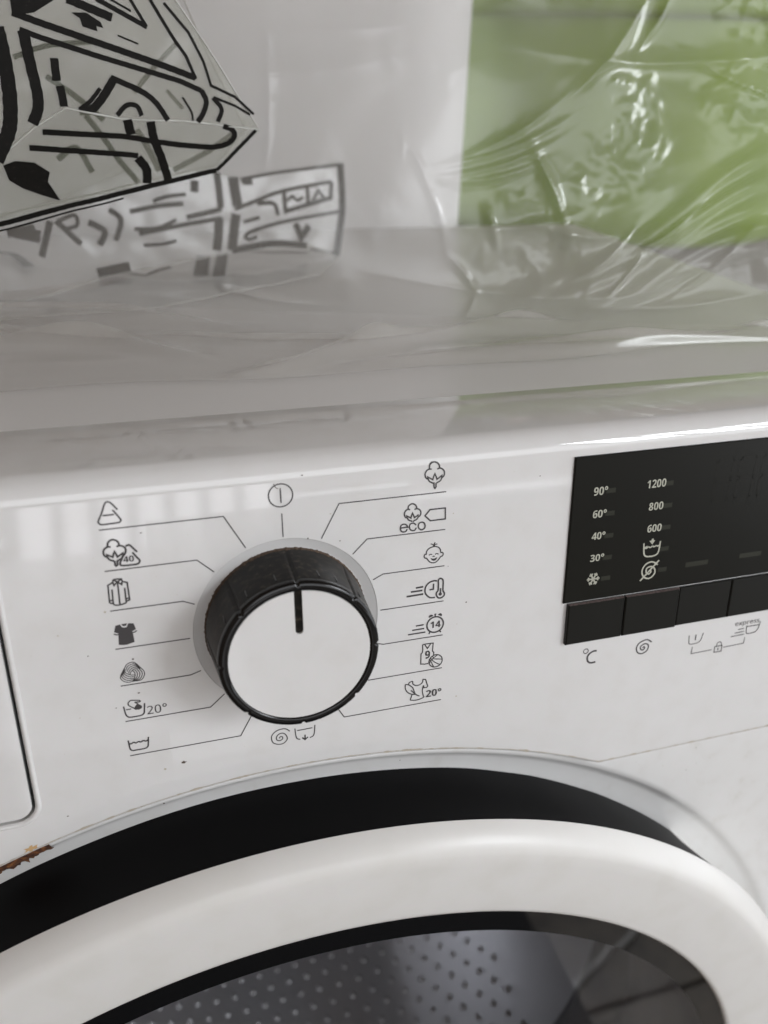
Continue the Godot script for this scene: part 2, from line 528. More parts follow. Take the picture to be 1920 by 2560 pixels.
func build_panel(machine: Node3D, tilt: Transform3D) -> MeshInstance3D:
	var xs: Array[float] = []
	for i in 241:
		xs.append(-0.3 + i * 0.0025)
	for x in [-0.0827, -0.0829, -0.0834, -0.0841, -0.0852, -0.0864, -0.0877, -0.0889, -0.285, -0.2795]:
		xs.append(x)
	xs.sort()
	var cos_t := cos(TILT)
	var r := 0.008
	# the bend at the top: from the tilted face to the level strip, in panel coordinates
	var corner := (LID - KNOB.y) / cos_t
	var turn := PI / 2 - TILT
	var tan_len := r * tan(turn / 2)
	var y_face := corner - tan_len
	var upper: Array[Vector2] = [] # (y, z) along the bend and the strip
	for k in 13:
		var a := turn * k / 12.0
		upper.append(Vector2(y_face + r * sin(a), -r + r * cos(a)))
	var dir := Vector2(sin(turn - PI / 2 + PI / 2), 0)
	dir = Vector2(cos(turn), -sin(turn))
	var last := upper[12]
	upper.append(last + dir * 0.0331)
	upper.append(upper[13] + dir * 0.0007 + Vector2(-0.0003, 0).rotated(0))
	upper.append(upper[14] + Vector2(-0.006, -0.001))
	var st := begin()
	var rows := []
	for x in xs:
		var b := panel_bottom(x)
		var low: Array[Vector2] = [Vector2(b + 0.0012, -0.012)]
		for k in 7:
			var a := PI / 2 * k / 6.0
			low.append(Vector2(b + 0.0016 - 0.0016 * cos(a), -0.0016 + 0.0016 * sin(a)))
		rows.append([x, low])
	for i in rows.size() - 1:
		var xa: float = rows[i][0]
		var xb: float = rows[i + 1][0]
		var xm := (xa + xb) / 2
		st.set_smooth_group(0)
		strip(st, xa, rows[i][1], xb, rows[i + 1][1])
		var ba: float = rows[i][1][7].x
		var bb: float = rows[i + 1][1][7].x
		var holes := []
		if absf(xm) < 0.04:
			holes.append([Vector2(-0.04, 0.04), Vector2(-0.04, 0.04)])
		if xm < -0.0827 and xm > -0.285:
			var ha := drawer_hole(xa)
			var hb := drawer_hole(xb)
			if ha.size() and hb.size():
				holes.append([Vector2(ha[0], ha[1]), Vector2(hb[0], hb[1])])
				st.set_smooth_group(2)
				quad(st, v3(xa, ha[0], 0), v3(xb, hb[0], 0), v3(xb, hb[0], -0.009), v3(xa, ha[0], -0.009))
				st.set_smooth_group(3)
				quad(st, v3(xa, ha[1], 0), v3(xa, ha[1], -0.009), v3(xb, hb[1], -0.009), v3(xb, hb[1], 0))
		st.set_smooth_group(0)
		if holes.size():
			quad(st, v3(xa, ba, 0), v3(xa, holes[0][0].x, 0), v3(xb, holes[0][1].x, 0), v3(xb, bb, 0))
			quad(st, v3(xa, holes[0][0].y, 0), v3(xa, y_face, 0), v3(xb, y_face, 0), v3(xb, holes[0][1].y, 0))
		else:
			quad(st, v3(xa, ba, 0), v3(xa, y_face, 0), v3(xb, y_face, 0), v3(xb, bb, 0))
		strip(st, xa, upper, xb, upper)
	# round the knob: from a square to the dished ring
	st.set_smooth_group(0)
	var n := 128
	var ring := [[0.0297, 0.0], [0.0295, -0.0002], [0.0268, -0.0013], [0.0262, -0.0015], [0.012, -0.0016]]
	for k in n:
		var a := TAU * k / n
		var b := TAU * (k + 1) / n
		var sa := 0.04 / maxf(absf(cos(a)), absf(sin(a)))
		var sb := 0.04 / maxf(absf(cos(b)), absf(sin(b)))
		quad(st, v3(sa * cos(a), sa * sin(a), 0), v3(0.0297 * cos(a), 0.0297 * sin(a), 0), v3(0.0297 * cos(b), 0.0297 * sin(b), 0), v3(sb * cos(b), sb * sin(b), 0))
	for m in ring.size() - 1:
		st.set_smooth_group(5 if m > 0 else 6)
		for k in n:
			var a := TAU * k / n
			var b := TAU * (k + 1) / n
			var p: Array = ring[m]
			var q: Array = ring[m + 1]
			quad(st, v3(p[0] * cos(a), p[0] * sin(a), p[1]), v3(q[0] * cos(a), q[0] * sin(a), q[1]), v3(q[0] * cos(b), q[0] * sin(b), q[1]), v3(p[0] * cos(b), p[0] * sin(b), p[1]))
	var panel := obj("control_panel", done(st), mats.white, machine, tilt)
	return panel


func v3(x: float, y: float, z: float) -> Vector3:
	return Vector3(x, y, z)


func strip(st: SurfaceTool, xa: float, pa: Array[Vector2], xb: float, pb: Array[Vector2]) -> void:
	for k in pa.size() - 1:
		quad(st, Vector3(xa, pa[k].x, pa[k].y), Vector3(xa, pa[k + 1].x, pa[k + 1].y), Vector3(xb, pb[k + 1].x, pb[k + 1].y), Vector3(xb, pb[k].x, pb[k].y))


func symbols(panel: Node3D, screen: Node3D) -> void:
	var ring := 30.6
	for side in [-1.0, 1.0]:
		for k in 7:
			var y := 39.25 - 13.0 * k
			var a := (67.5 - 22.5 * k)
			var tip := Vector2(cos(deg_to_rad(a)), sin(deg_to_rad(a))) * ring
			var bend := 0.0
			match k:
				0, 6: bend = 17.6
				1, 5: bend = 26.4
				2, 4: bend = 31.6
			var pts := [52.7, y]
			if k != 3:
				pts += [bend, y]
			pts += [tip.x, y if k == 3 else tip.y]
			for i in pts.size() / 2:
				pts[2 * i] *= side
			var st := begin()
			stroke(st, to_points(pts), 0.36, 0.05)
			obj("leader_line", face_up(st.commit()), mats.ink, panel)
	var s2 := begin()
	stroke(s2, to_points([-0.2, 38.1, -0.17, 30.4]), 0.36, 0.05)
	obj("leader_line", face_up(s2.commit()), mats.ink, panel)
	symbol(panel, "delta_symbol", Vector2(-49.5,44.2), [[.42,1,[2.5,.69,1.06,2.73,.19,3.3,-.69,2.87,-2,-.19,-3.03,-2.19,-2.86,-2.98,-2.18,-3.38,.14,-3.35,2.36,-3.26,2.94,-2.86,3,-2.33,2.12,-.8,1.15,.79]],[.42,0,[-1.69,-.67,1.4,-.66]]], [], [])
	symbol(panel, "cotton_symbol", Vector2(48.6,45.2), [[.42,1,[-1.75,2.42,-1.62,3.61,-.86,4.29,.03,4.39,.94,3.99,1.53,3.16,1.64,2.32]],[.42,1,[-.95,2.14,-1.85,2.17,-2.73,1.69,-3.16,.59,-2.82,-.6,-2.17,-1.05]],[.42,1,[.85,1.96,1.75,2.22,2.66,1.77,3.26,.94,3.23,-.34,2.47,-1.16]],[.42,0,[-2.17,-1.05,-2.25,-.34,-.56,-1.42,-.32,-.48,.11,.5,.58,-.57,.86,-1.44,2.45,-.32,2.4,-1.02]],[.42,1,[-2.18,-.92,-1.65,-1.88,-.47,-2.58]],[.42,1,[2.47,-1.03,1.97,-2.01,.69,-2.65]],[.42,0,[-.47,-2.56,-.15,-2.59,-.08,-3.98,.21,-4.41,.59,-3.99,.59,-2.63]]], [], [])
	symbol(panel, "cotton_eco_symbol", Vector2(45,31.8), [[.42,1,[-5.11,2.97,-4.89,3.99,-4.12,4.55,-3.48,4.61,-2.7,4.19,-2.24,3.42,-2.21,2.76]],[.42,1,[-4.36,2.75,-5.26,2.86,-6.03,2.29,-6.28,1.27,-5.95,.31,-5.5,.12]],[.42,1,[-2.94,2.58,-2.17,2.82,-1.26,2.38,-.8,1.54,-.91,.49,-1.49,-.03]],[.42,0,[-5.43,.12,-5.5,.72,-4.08,-.18,-3.89,.72,-3.58,1.47,-3.15,.5,-2.91,-.19,-1.5,.7]],[.42,1,[-5.44,.25,-4.85,-.75,-3.81,-1.21]],[.42,1,[-1.49,.17,-2.13,-.82,-3.16,-1.22]],[.42,0,[-3.81,-1.21,-3.78,-1.52]],[.42,0,[-3.16,-1.22,-3.19,-1.59]],[.42,1,[-7.54,-3.2,-5.28,-3.15,-5.28,-3.15,-5.48,-2.4,-6.39,-1.99,-7.29,-2.3,-7.6,-3.33,-7.28,-4.3,-6.5,-4.67,-5.73,-4.5,-5.34,-3.81]],[.42,1,[-2.37,-2.78,-2.89,-2.18,-3.54,-1.97,-4.32,-2.27,-4.57,-3.17,-4.24,-4.15,-3.39,-4.59,-2.74,-4.47,-2.23,-3.67]],[.42,1,[-.45,-2.02,.36,-2.39,.71,-3.3,.52,-4.21,-.39,-4.64,-1.24,-4.19,-1.58,-3.35,-1.33,-2.38,-.45,-2.02]],[.42,0,[7.5,1.92,2.32,1.96,.65,.04,2.45,-1.88,7.59,-1.87,7.5,1.92]]], [], [])
	symbol(panel, "cotton_40_symbol", Vector2(-47.5,31.6), [[.5,1,[-3.5,2.44,-3.3,3.38,-2.57,4.13,-1.71,4.24,-.81,3.78,-.37,2.99,-.32,2.26]],[.5,1,[-2.65,2.11,-3.55,2.2,-4.47,1.6,-4.84,.67,-4.7,-.32,-4.08,-.96]],[.5,1,[-1.07,2.02,-.14,2.17,.68,1.88,1.25,1.2,1.35,.33,.94,-.6,.33,-1.26]],[.5,0,[-3.98,-1.03,-3.94,-.24,-2.45,-1.12,-2.12,-.18,-1.78,.5,-1.4,-.41,-1.17,-1.23,.44,-.29,.49,-.79]],[.5,1,[-3.97,-.91,-3.39,-1.85,-2.17,-2.45]],[.5,1,[.48,-.91,-.18,-1.92,-1.43,-2.49]],[.5,0,[-2.06,-2.4,-2.1,-3.63,-1.82,-4.04,-1.41,-3.73,-1.32,-2.51]],[.5,1,[1.42,1.78,2.1,2.06,2.72,1.86,4.42,-.4]],[.5,1,[3.13,-.34,3.95,-1.75,4.8,-2.98,4.72,-3.72,4.01,-4.24,1.94,-4.26,-.11,-4.16,-.65,-3.71,-.5,-2.87,.31,-1.38]]], [], [["40","b",.27,-3.22,3.07,1.93]])
	symbol(panel, "shirt_symbol", Vector2(-49.7,19.1), [[.42,0,[-.96,4.16,-.02,4.28,1.26,4.15,1.49,3.3,1.17,2.34,.09,3.38,-.95,2.34,-1.2,3.45,-.96,4.16]],[.42,0,[-.97,4.04,.09,3.38,1.24,3.97]],[.42,0,[-1.27,3.33,-2.65,2.6,-2.83,-3.02,-2.33,-3.42,-1.83,-3.3,-1.69,1.13]],[.42,0,[-2.71,-2.46,-1.72,-2.36]],[.42,0,[-1.81,-3.18,-1.79,-3.89]],[.42,1,[-1.79,-3.89,-.89,-4.16,.09,-4.18,.88,-4.05,1.9,-3.76]],[.42,0,[1.9,-3.76,1.85,-3.24,2.87,-3.01,2.8,2.79,1.49,3.3]],[.42,0,[1.9,1.16,1.85,-3.24]],[.42,0,[2,-2.43,2.83,-2.3]],[.42,0,[.13,3.25,-.01,-4.1]]], [], [])
	symbol(panel, "tshirt_symbol", Vector2(-49.2,4.9), [[.35,1,[-3.36,.61,-2.74,.24,-2.14,.2]],[.35,1,[2.05,.21,2.74,.36,3.28,.73]]], [[0,[-2.61,3.3,-1.26,3.54,-.92,2.63,-.29,2.26,.5,2.33,1.13,3.53,2.61,3.29,3.11,1.23,1.99,.69,2.11,-.26,2.25,-3.08,-.06,-3.62,-1.17,-3.56,-2.37,-3.28,-2.09,.59,-3.24,1.18]],[0,[-.87,3.54,.75,3.6,.44,2.86,-.23,2.78,-.7,3.05]]], [])
	symbol(panel, "wool_symbol", Vector2(-48.8,-8.4), [[.24,1,[-2.16,1.41,-1.31,2.89,.33,3.41,1.4,2.8,2.59,1.08]],[.24,1,[2.59,1.08,3.51,-.48,3.36,-1.97,2.24,-3.29,-.12,-3.32]],[.24,1,[-.12,-3.32,-1.78,-3.35,-3.06,-2.55,-3.58,-1.07,-2.13,1.68]],[.24,1,[-1.82,.89,-1.05,2.23,.4,2.78,1.44,2.37,2.56,1.01]],[.24,1,[2,.93,2.82,-.48,2.7,-1.81,1.81,-2.96,-.12,-3.32]],[.24,1,[.05,-2.76,-1.43,-2.76,-2.6,-2.03,-3.17,-.77,-2.14,1.61]],[.24,1,[-1.48,.36,-.78,1.57,.48,2.15,1.48,1.93,2.54,.95]],[.24,1,[1.41,.78,2.13,-.49,2.04,-1.65,1.39,-2.64,-.12,-3.32]],[.24,1,[.23,-2.21,-1.08,-2.17,-2.15,-1.51,-2.77,-.46,-2.15,1.54]],[.24,1,[-1.14,-.17,-.51,.9,.55,1.52,1.52,1.5,2.52,.88]],[.24,1,[.82,.63,1.44,-.5,1.38,-1.49,.96,-2.31,-.12,-3.32]],[.24,1,[.4,-1.65,-.73,-1.57,-1.69,-1,-2.37,-.16,-2.15,1.48]],[.24,1,[-.8,-.7,-.25,.23,.62,.89,1.56,1.06,2.5,.82]],[.24,1,[.24,.48,.76,-.51,.72,-1.33,.54,-1.99,-.12,-3.32]],[.24,1,[.58,-1.1,-.38,-.99,-1.24,-.48,-1.96,.14,-2.16,1.41]]], [], [])
	symbol(panel, "hand_wash_symbol", Vector2(-49.5,-21.5), [[.42,1,[-3.18,1.32,-2.89,-1.3,-2.59,-2.22,-1.91,-2.87,-.18,-3.01,1.71,-2.9,2.59,-2.29,2.82,-1.19,3.14,1.32]],[.33,0,[-2.58,-.01,-1.01,.03]],[.33,1,[.55,-.58,-.5,.42,-1.56,1.35,-1.7,2.16,-1.03,3.01,.01,2.98,1.76,2.59,1.77,2.1,.38,2.16,1.23,1.42]]], [[0,[.76,1.38,1.34,1.33,2.3,.49,2.15,-.34,1.24,-.72,.33,-.46,-.18,.14]]], [["20°","r",3.63,-3.01,6.09,3.1]])
	symbol(panel, "synthetic_tub_symbol", Vector2(-49.6,-34.9), [[.42,1,[-3.12,2.02,-2.98,.37,-2.85,-1.14,-2.23,-1.99,-.7,-2.07,1.56,-2.06,2.5,-1.6,2.8,-.48,3.09,2.05]],[.42,1,[-2.99,.81,-2.36,.6,-1.49,1.07]],[.42,1,[-1.49,1.07,-.89,.6,.04,1.02]],[.42,1,[.04,1.02,.6,.64,1.47,1.08]],[.42,1,[1.47,1.08,2.14,.64,2.89,.99]]], [], [])
	symbol(panel, "power_symbol", Vector2(-.3,43.9), [[.36,1,[3.68,.02,3.55,.97,3.19,1.85,2.61,2.61,1.85,3.19,.97,3.55,.03,3.67,-.92,3.55,-1.8,3.19,-2.56,2.61,-3.14,1.85,-3.5,.97,-3.62,.02,-3.5,-.92,-3.14,-1.8,-2.56,-2.56,-1.8,-3.14,-.92,-3.5,.03,-3.63,.97,-3.5,1.85,-3.14,2.61,-2.56,3.19,-1.8,3.55,-.92,3.68,.02]],[.36,0,[.01,2.31,.05,-2.39]]], [], [])
	symbol(panel, "spin_drain_symbol", Vector2(-.1,-42), [[.33,1,[-1.18,1.53,-2.31,2.63,-3.6,2.98,-5.57,2.63,-7.06,1.41,-7.46,-.06,-6.97,-1.88,-5.32,-2.87,-3.62,-2.86,-2.38,-1.8,-2.2,-.59,-2.92,.82,-3.94,1.35,-5.13,.99,-5.84,-.1,-5.63,-1.08,-4.73,-1.51,-3.79,-1.02,-3.75,-.25,-4.39,.05,-4.88,-.54]],[.33,1,[.56,2.24,.77,-.61,1.17,-1.95,2.21,-2.5]],[.33,1,[5.54,-2.49,6.49,-2.17,7.06,-1.19,7.44,2.25]],[.33,0,[1.31,1.23,6.54,1.3]],[.42,0,[3.93,-.99,3.86,-2.86]],[.42,0,[2.9,-1.94,3.86,-2.94,4.89,-2.06]]], [], [])
	symbol(panel, "baby_symbol", Vector2(48.9,18.5), [[.36,1,[-2.6,-.38,-2.49,.77,-1.58,1.75,.01,2.15,1.35,1.84,2.17,.97,2.47,-.38]],[.36,1,[2.4,-.37,3.01,-.31,3.29,-.91,3.04,-1.5,2.37,-1.82,1.59,-2.82,.66,-3.53,-.41,-3.59,-1.49,-3.02,-2.45,-1.71,-2.98,-1.57,-3.33,-.9,-3.07,-.25,-2.47,-.26]],[.3,1,[-1.67,-.71,-1.14,-.44,-.54,-.59]],[.3,1,[.47,-.66,1,-.46,1.67,-.76]],[.3,1,[-.39,-1.44,.01,-1.22,.35,-1.47]],[.3,1,[.01,2.29,-.4,2.96,-1.14,3.27]],[.3,1,[.01,2.29,.12,3.17,.38,3.61]],[.3,1,[.01,2.29,.46,2.85,1.13,2.97]]], [[1,[-1.12,-1.76,-.04,-2.18,1.16,-1.79,.78,-2.71,-.02,-2.95,-.7,-2.58]]], [])
	symbol(panel, "quick_wash_symbol", Vector2(46.3,5.2), [[.55,0,[-3.45,1.33,-.9,1.44]],[.55,0,[-5.18,.1,-1.15,.13]],[.55,0,[-6.64,-1.39,-.86,-1.27]],[.48,1,[3.88,2.86,2.85,3.05,1.37,2.73,.18,1.63,-.27,.14,.09,-1.49,1.34,-2.83,2.29,-3.12,3.32,-3.14]],[.48,0,[2.74,2.03,2.67,-.02,1.35,-.04]],[.48,1,[4.4,-.86,4.45,1.57,4.35,2.86,4.74,3.51,5.29,3.58,5.91,3.06,6.11,2.18,6.07,-.97]],[.48,1,[4.4,-.86,3.83,-1.49,3.85,-2.5,4.49,-3.46,5.31,-3.66,6.33,-3.17,6.65,-2.21,6.07,-.97]],[.48,0,[5.23,.02,5.21,-1.99]]], [[1,[5.77,-2.2,5.69,-1.9,5.47,-1.68,5.17,-1.6,4.87,-1.68,4.65,-1.9,4.57,-2.2,4.65,-2.5,4.87,-2.72,5.17,-2.8,5.47,-2.72,5.69,-2.5]]], [])
	symbol(panel, "alarm_clock_symbol", Vector2(46.5,-7.9), [[.45,0,[-3.49,.17,-.75,.23]],[.45,0,[-4.77,-1.28,-.52,-1.25]],[.45,0,[-6.26,-2.71,-.09,-2.69]],[.48,1,[6.35,-.38,6.24,.38,5.95,1.09,5.48,1.7,4.87,2.17,4.16,2.47,3.4,2.57,2.63,2.47,1.92,2.17,1.31,1.7,.84,1.09,.55,.38,.45,-.38,.55,-1.15,.84,-1.86,1.31,-2.47,1.92,-2.94,2.63,-3.23,3.4,-3.33,4.16,-3.23,4.87,-2.94,5.48,-2.47,5.95,-1.86,6.24,-1.15,6.35,-.38]],[.45,0,[1.71,-2.77,1.17,-3.65]],[.45,0,[5.05,-2.97,5.48,-3.64]],[.4,0,[3.36,2.79,3.35,3.46]],[.4,0,[3.04,3.51,3.73,3.62]]], [[1,[1.13,2.5,1.05,3.17,1.8,3.63,2.56,3.29,2.57,3]],[1,[4.22,3.17,5.11,3.69,5.74,3.22,5.76,2.4]]], [["14","b",1.69,-1.55,3.68,2.47]])
	symbol(panel, "sport_symbol", Vector2(48.8,-20.1), [[.36,0,[-3.29,4.8,-.3,4.81,.54,4.74,.32,1.67,.82,.97,.77,.07]],[.36,1,[-3.29,4.8,-3.19,3.05,-3.31,1.71]],[.36,0,[-3.31,1.71,-3.79,1.19,-3.88,-2.76,-2.4,-3.03,-1.07,-3.04]],[.36,0,[-2.52,4.67,-1.52,2.98,-.3,4.73]],[.36,1,[3.97,-2.45,3.89,-1.82,3.65,-1.24,3.26,-.74,2.76,-.35,2.18,-.11,1.55,-.03,.93,-.11,.34,-.35,-.16,-.74,-.54,-1.24,-.78,-1.82,-.87,-2.45,-.78,-3.07,-.54,-3.66,-.16,-4.16,.34,-4.54,.93,-4.79,1.55,-4.87,2.18,-4.79,2.76,-4.54,3.26,-4.16,3.65,-3.66,3.89,-3.07,3.97,-2.45]],[.3,1,[2.18,-.26,.79,-1.16,1.23,-1.62,3.92,-2.19]],[.3,1,[2.97,-4.1,1.25,-2.93,.1,-1.65,-.33,-.95]],[.3,1,[.86,-4.71,.27,-3.37,-.31,-2.03,-.75,-1.49]],[.3,1,[.5,-.49,.59,-1.27,-.31,-2.34,-.72,-3.18]]], [], [["9","b",-2.3,-.95,1.75,3.1]])
	symbol(panel, "gentle_shirt_symbol", Vector2(43.5,-33.1), [[.36,1,[-2.87,2.73,-2.67,3.54,-1.41,3.92]],[.36,1,[-1.41,3.92,-1.26,2.73,-.19,1.97,1.22,2.01,2.19,2.84,2.32,3.99]],[.36,0,[2.32,3.99,3.31,3.72,4.14,.9,3.72,.43,2.79,.45,2.57,1.52]],[.36,1,[2.57,1.52,2.17,-.29,2.41,-2.07,2.78,-3.42]],[.36,1,[2.78,-3.42,1.58,-3.81,-.13,-4.03,-2.26,-3.6]],[.36,0,[-2.26,-3.6,-1.57,-1.44]],[.36,1,[-4.06,3.11,-2.87,2.73,-1.45,1.36,-.8,-.34,-.3,-1.54,1.13,-2.61]],[.36,1,[-4.06,3.11,-4.05,1.4,-3.27,-.17,-1.85,-1.23,-.3,-1.62]],[.36,0,[-2.01,.37,-.3,-1.62]]], [], [["20°","b",3.5,-3.61,5.75,2.83]])
	symbol(panel, "celsius_symbol", Vector2(110.7,-31.4), [[.3,1,[-.86,2.21,-.99,2.68,-1.34,3.03,-1.81,3.16,-2.29,3.03,-2.64,2.68,-2.76,2.21,-2.64,1.73,-2.29,1.39,-1.81,1.26,-1.34,1.39,-.99,1.73,-.86,2.21]],[.62,1,[2.68,1.64,1.15,1.62,-.42,.62,-.98,-.71,-.54,-2.37,.79,-3.19,2.6,-3.09]]], [], [])
	symbol(panel, "spin_symbol", Vector2(133.4,-31.6), [[.45,1,[3.2,1.49,1.3,2.78,-.7,2.61,-2.57,1.49,-3.11,-.45,-2.26,-2.2,-.59,-2.88,1.35,-2.11,2.01,-.48,1.56,.76,.06,1.17,-1.28,.39,-1.28,-.77,-.34,-1.37,.43,-.64,.06,.01,-.45,-.48]]], [], [])
	symbol(panel, "extra_rinse_symbol", Vector2(156.1,-32.1), [[.3,1,[-3.14,1.96,-2.95,-.38,-2.5,-1.86,-.92,-2.13,1.17,-1.92,2.43,-.85,3.16,2.04]],[.4,0,[-.11,1.79,-.09,-.65]]], [], [])
	symbol(panel, "express_symbol", Vector2(178.7,-31.6), [[.35,0,[-3.51,.29,-.84,.38]],[.35,0,[-4.84,-1.11,-.59,-.96]],[.35,0,[-6.43,-2.43,-.36,-2.25]],[.35,1,[.28,1.36,.46,-1.37,1.25,-2.33,4.43,-2.16,5.5,-1.28,6.03,-.18,6.41,2.34]],[.35,0,[.53,.92,6.07,.87]]], [], [["express","r",-5.28,2.07,11.12,1.46]])
	symbol(panel, "lock_symbol", Vector2(167,-37.6), [[.3,0,[-11.81,2.08,-11.99,-.93,-2.7,-.77]],[.3,0,[2.52,-.61,11.86,-.42,11.98,2.3]],[.35,0,[-1.44,.37,1.82,.39,1.77,-2.21,-1.5,-2.17,-1.44,.37]],[.3,1,[-.74,.49,-.48,1.86,.43,2.17,1.24,1.67,1.57,.44]],[.4,0,[.13,-.38,.14,-1.44]]], [], [])
	symbol(screen, "printed_number", Vector2(108.1,33.7), [], [], [["90°","b",-2.68,-1.49,5.28,3.01]])
	symbol(screen, "printed_number", Vector2(108.5,25.4), [], [], [["60°","b",-2.67,-1.44,5.25,2.85]])
	symbol(screen, "printed_number", Vector2(108.8,17.2), [], [], [["40°","b",-2.57,-1.39,5.2,2.77]])
	symbol(screen, "printed_number", Vector2(109.1,8.8), [], [], [["30°","b",-2.66,-1.29,5.36,2.67]])
	symbol(screen, "printed_number", Vector2(129.6,34.1), [], [], [["1200","b",-3.7,-1.51,7.45,2.99]])
	symbol(screen, "printed_number", Vector2(130.5,25.6), [], [], [["800","b",-2.86,-1.43,5.72,2.94]])
	symbol(screen, "printed_number", Vector2(130.9,17.3), [], [], [["600","b",-2.82,-1.46,5.68,2.9]])
	symbol(screen, "snowflake_symbol", Vector2(108.4,.7), [[.5,0,[-.02,-.03,2.53,-.03]],[.45,0,[1.43,-.03,2.04,-.75]],[.45,0,[1.43,-.03,2.04,.7]],[.5,0,[-.02,-.03,1.26,2.18]],[.45,0,[.71,1.23,1.64,1.4]],[.45,0,[.71,1.23,.38,2.12]],[.5,0,[-.02,-.03,-1.29,2.18]],[.45,0,[-.74,1.23,-.42,2.12]],[.45,0,[-.74,1.23,-1.68,1.4]],[.5,0,[-.02,-.03,-2.57,-.03]],[.45,0,[-1.47,-.03,-2.08,.7]],[.45,0,[-1.47,-.03,-2.08,-.75]],[.5,0,[-.02,-.03,-1.29,-2.23]],[.45,0,[-.74,-1.28,-1.68,-1.45]],[.45,0,[-.74,-1.28,-.42,-2.17]],[.5,0,[-.02,-.03,1.26,-2.23]],[.45,0,[.71,-1.28,.38,-2.17]],[.45,0,[.71,-1.28,1.64,-1.45]]], [], [])
	symbol(screen, "rinse_hold_symbol", Vector2(130.7,9.8), [[.5,1,[-3.3,2.09,-2.82,-1.77,-2.26,-2.89,-1.1,-3.37,1.38,-3.39,2.92,-2.55,3.3,-.22,3.4,2.12]],[.45,1,[-2.93,.21,-1.63,.69]],[.45,1,[-2.93,.21,-2.08,-.03,-1.33,.52]],[.45,1,[-1.33,.52,-.45,.07,.31,.57]],[.45,1,[.31,.57,1.18,.19,1.81,.63]],[.45,1,[1.81,.63,2.55,.27,3.18,.71]],[.7,0,[.07,3.47,.15,1.76]]], [[0,[-1.2,2.72,1.18,2.67,.18,1.11]]], [])
	symbol(screen, "no_spin_symbol", Vector2(131.1,.7), [[.55,0,[-3.49,-3.68,3.47,3.64]],[.5,1,[3.16,1.81,1.92,2.79,.17,3.43,-1.94,2.66,-3.07,.69,-2.65,-1.51,-.94,-2.97,.99,-2.85,2.3,-1.15,1.76,.81,.14,1.57,-1.31,.97,-1.24,-.64,-.18,-1.33,.56,-.63,.31,.21]]], [], [])
	# faint unlit digits of the display
	for k in 3:
		var st := begin()
		var x := 154.0 + 9.6 * k
		for s in [[x, 40, x + 6, 40], [x + 6.4, 39.5, x + 6, 33], [x + 6, 32, x + 5.6, 25], [x - 1, 24.5, x + 5.2, 24.5], [x - 0.4, 39.5, x - 0.6, 33], [x - 0.6, 32, x - 1, 25], [x, 32.5, x + 5.6, 32.5]]:
			stroke(st, to_points(s), 0.9, 0.0)
		obj("display_digit", face_up(st.commit()), mats.ghost, screen, Transform3D(Basis(), Vector3(0, 0, 0.00093)))
	# specks of dirt on the white plastic
	var fleck := begin()
	var pts2 := PackedVector2Array()
	for k in 9:
		var a := TAU * k / 9
		pts2.append(Vector2(cos(a), sin(a)) * (0.75 + 0.3 * sin(k * 2.7)))
	fill(fleck, pts2, 0.0)
	var fm := face_up(fleck.commit())
	var rng := RandomNumberGenerator.new()
	rng.seed = 4
	var list: Array[Vector3] = [Vector3(-36.5,-45,1.05), Vector3(-42.6,-46.3,.56), Vector3(-44.3,-59.8,.42), Vector3(6.5,49.6,.31), Vector3(14.8,36.2,.35), Vector3(-54.2,13.2,.49), Vector3(-41.4,37,.42), Vector3(55.3,31.5,.28), Vector3(54,12.9,.28), Vector3(-48.1,-4,.42), Vector3(-47.7,-16.2,.49), Vector3(-54.9,-20.3,.35), Vector3(-68.1,7.5,.42), Vector3(60.9,-1.5,.42), Vector3(57.8,-9.4,.28), Vector3(7.5,28.9,.35), Vector3(17.6,26.8,.28), Vector3(85.4,41.1,.35), Vector3(58.4,-38.5,.42), Vector3(37.6,-61.3,.28), Vector3(-74,-57.4,.42), Vector3(-60.7,-.7,.35), Vector3(-65.7,-21.7,.28)]
	for k in 70:
		list.append(Vector3(rng.randf_range(-82, 175), rng.randf_range(-55, 47), rng.randf_range(0.06, 0.15)))
	for p in list:
		if Vector2(p.x, p.y).length() < 29 or (p.x > 96 and p.y > -26):
			continue
		var big := p.z > 0.16
		obj("dirt_speck", fm, mats.dirt if big and rng.randf() < 0.75 else mats.pale_dirt, panel, Transform3D(Basis.from_euler(Vector3(0, 0, rng.randf() * 6)).scaled(Vector3(p.z, p.z * rng.randf_range(0.55, 1.0), 1)), Vector3(p.x, p.y, 0.05) / 1000))
	var hair := begin()
	stroke(hair, smoothed(to_points([-2.2, 47.8, -1.9, 46.9, -1.3, 46.3, -0.9, 46.2])), 0.22, 0.06)
	obj("dirt_fibre", face_up(hair.commit()), mats.dirt, panel)


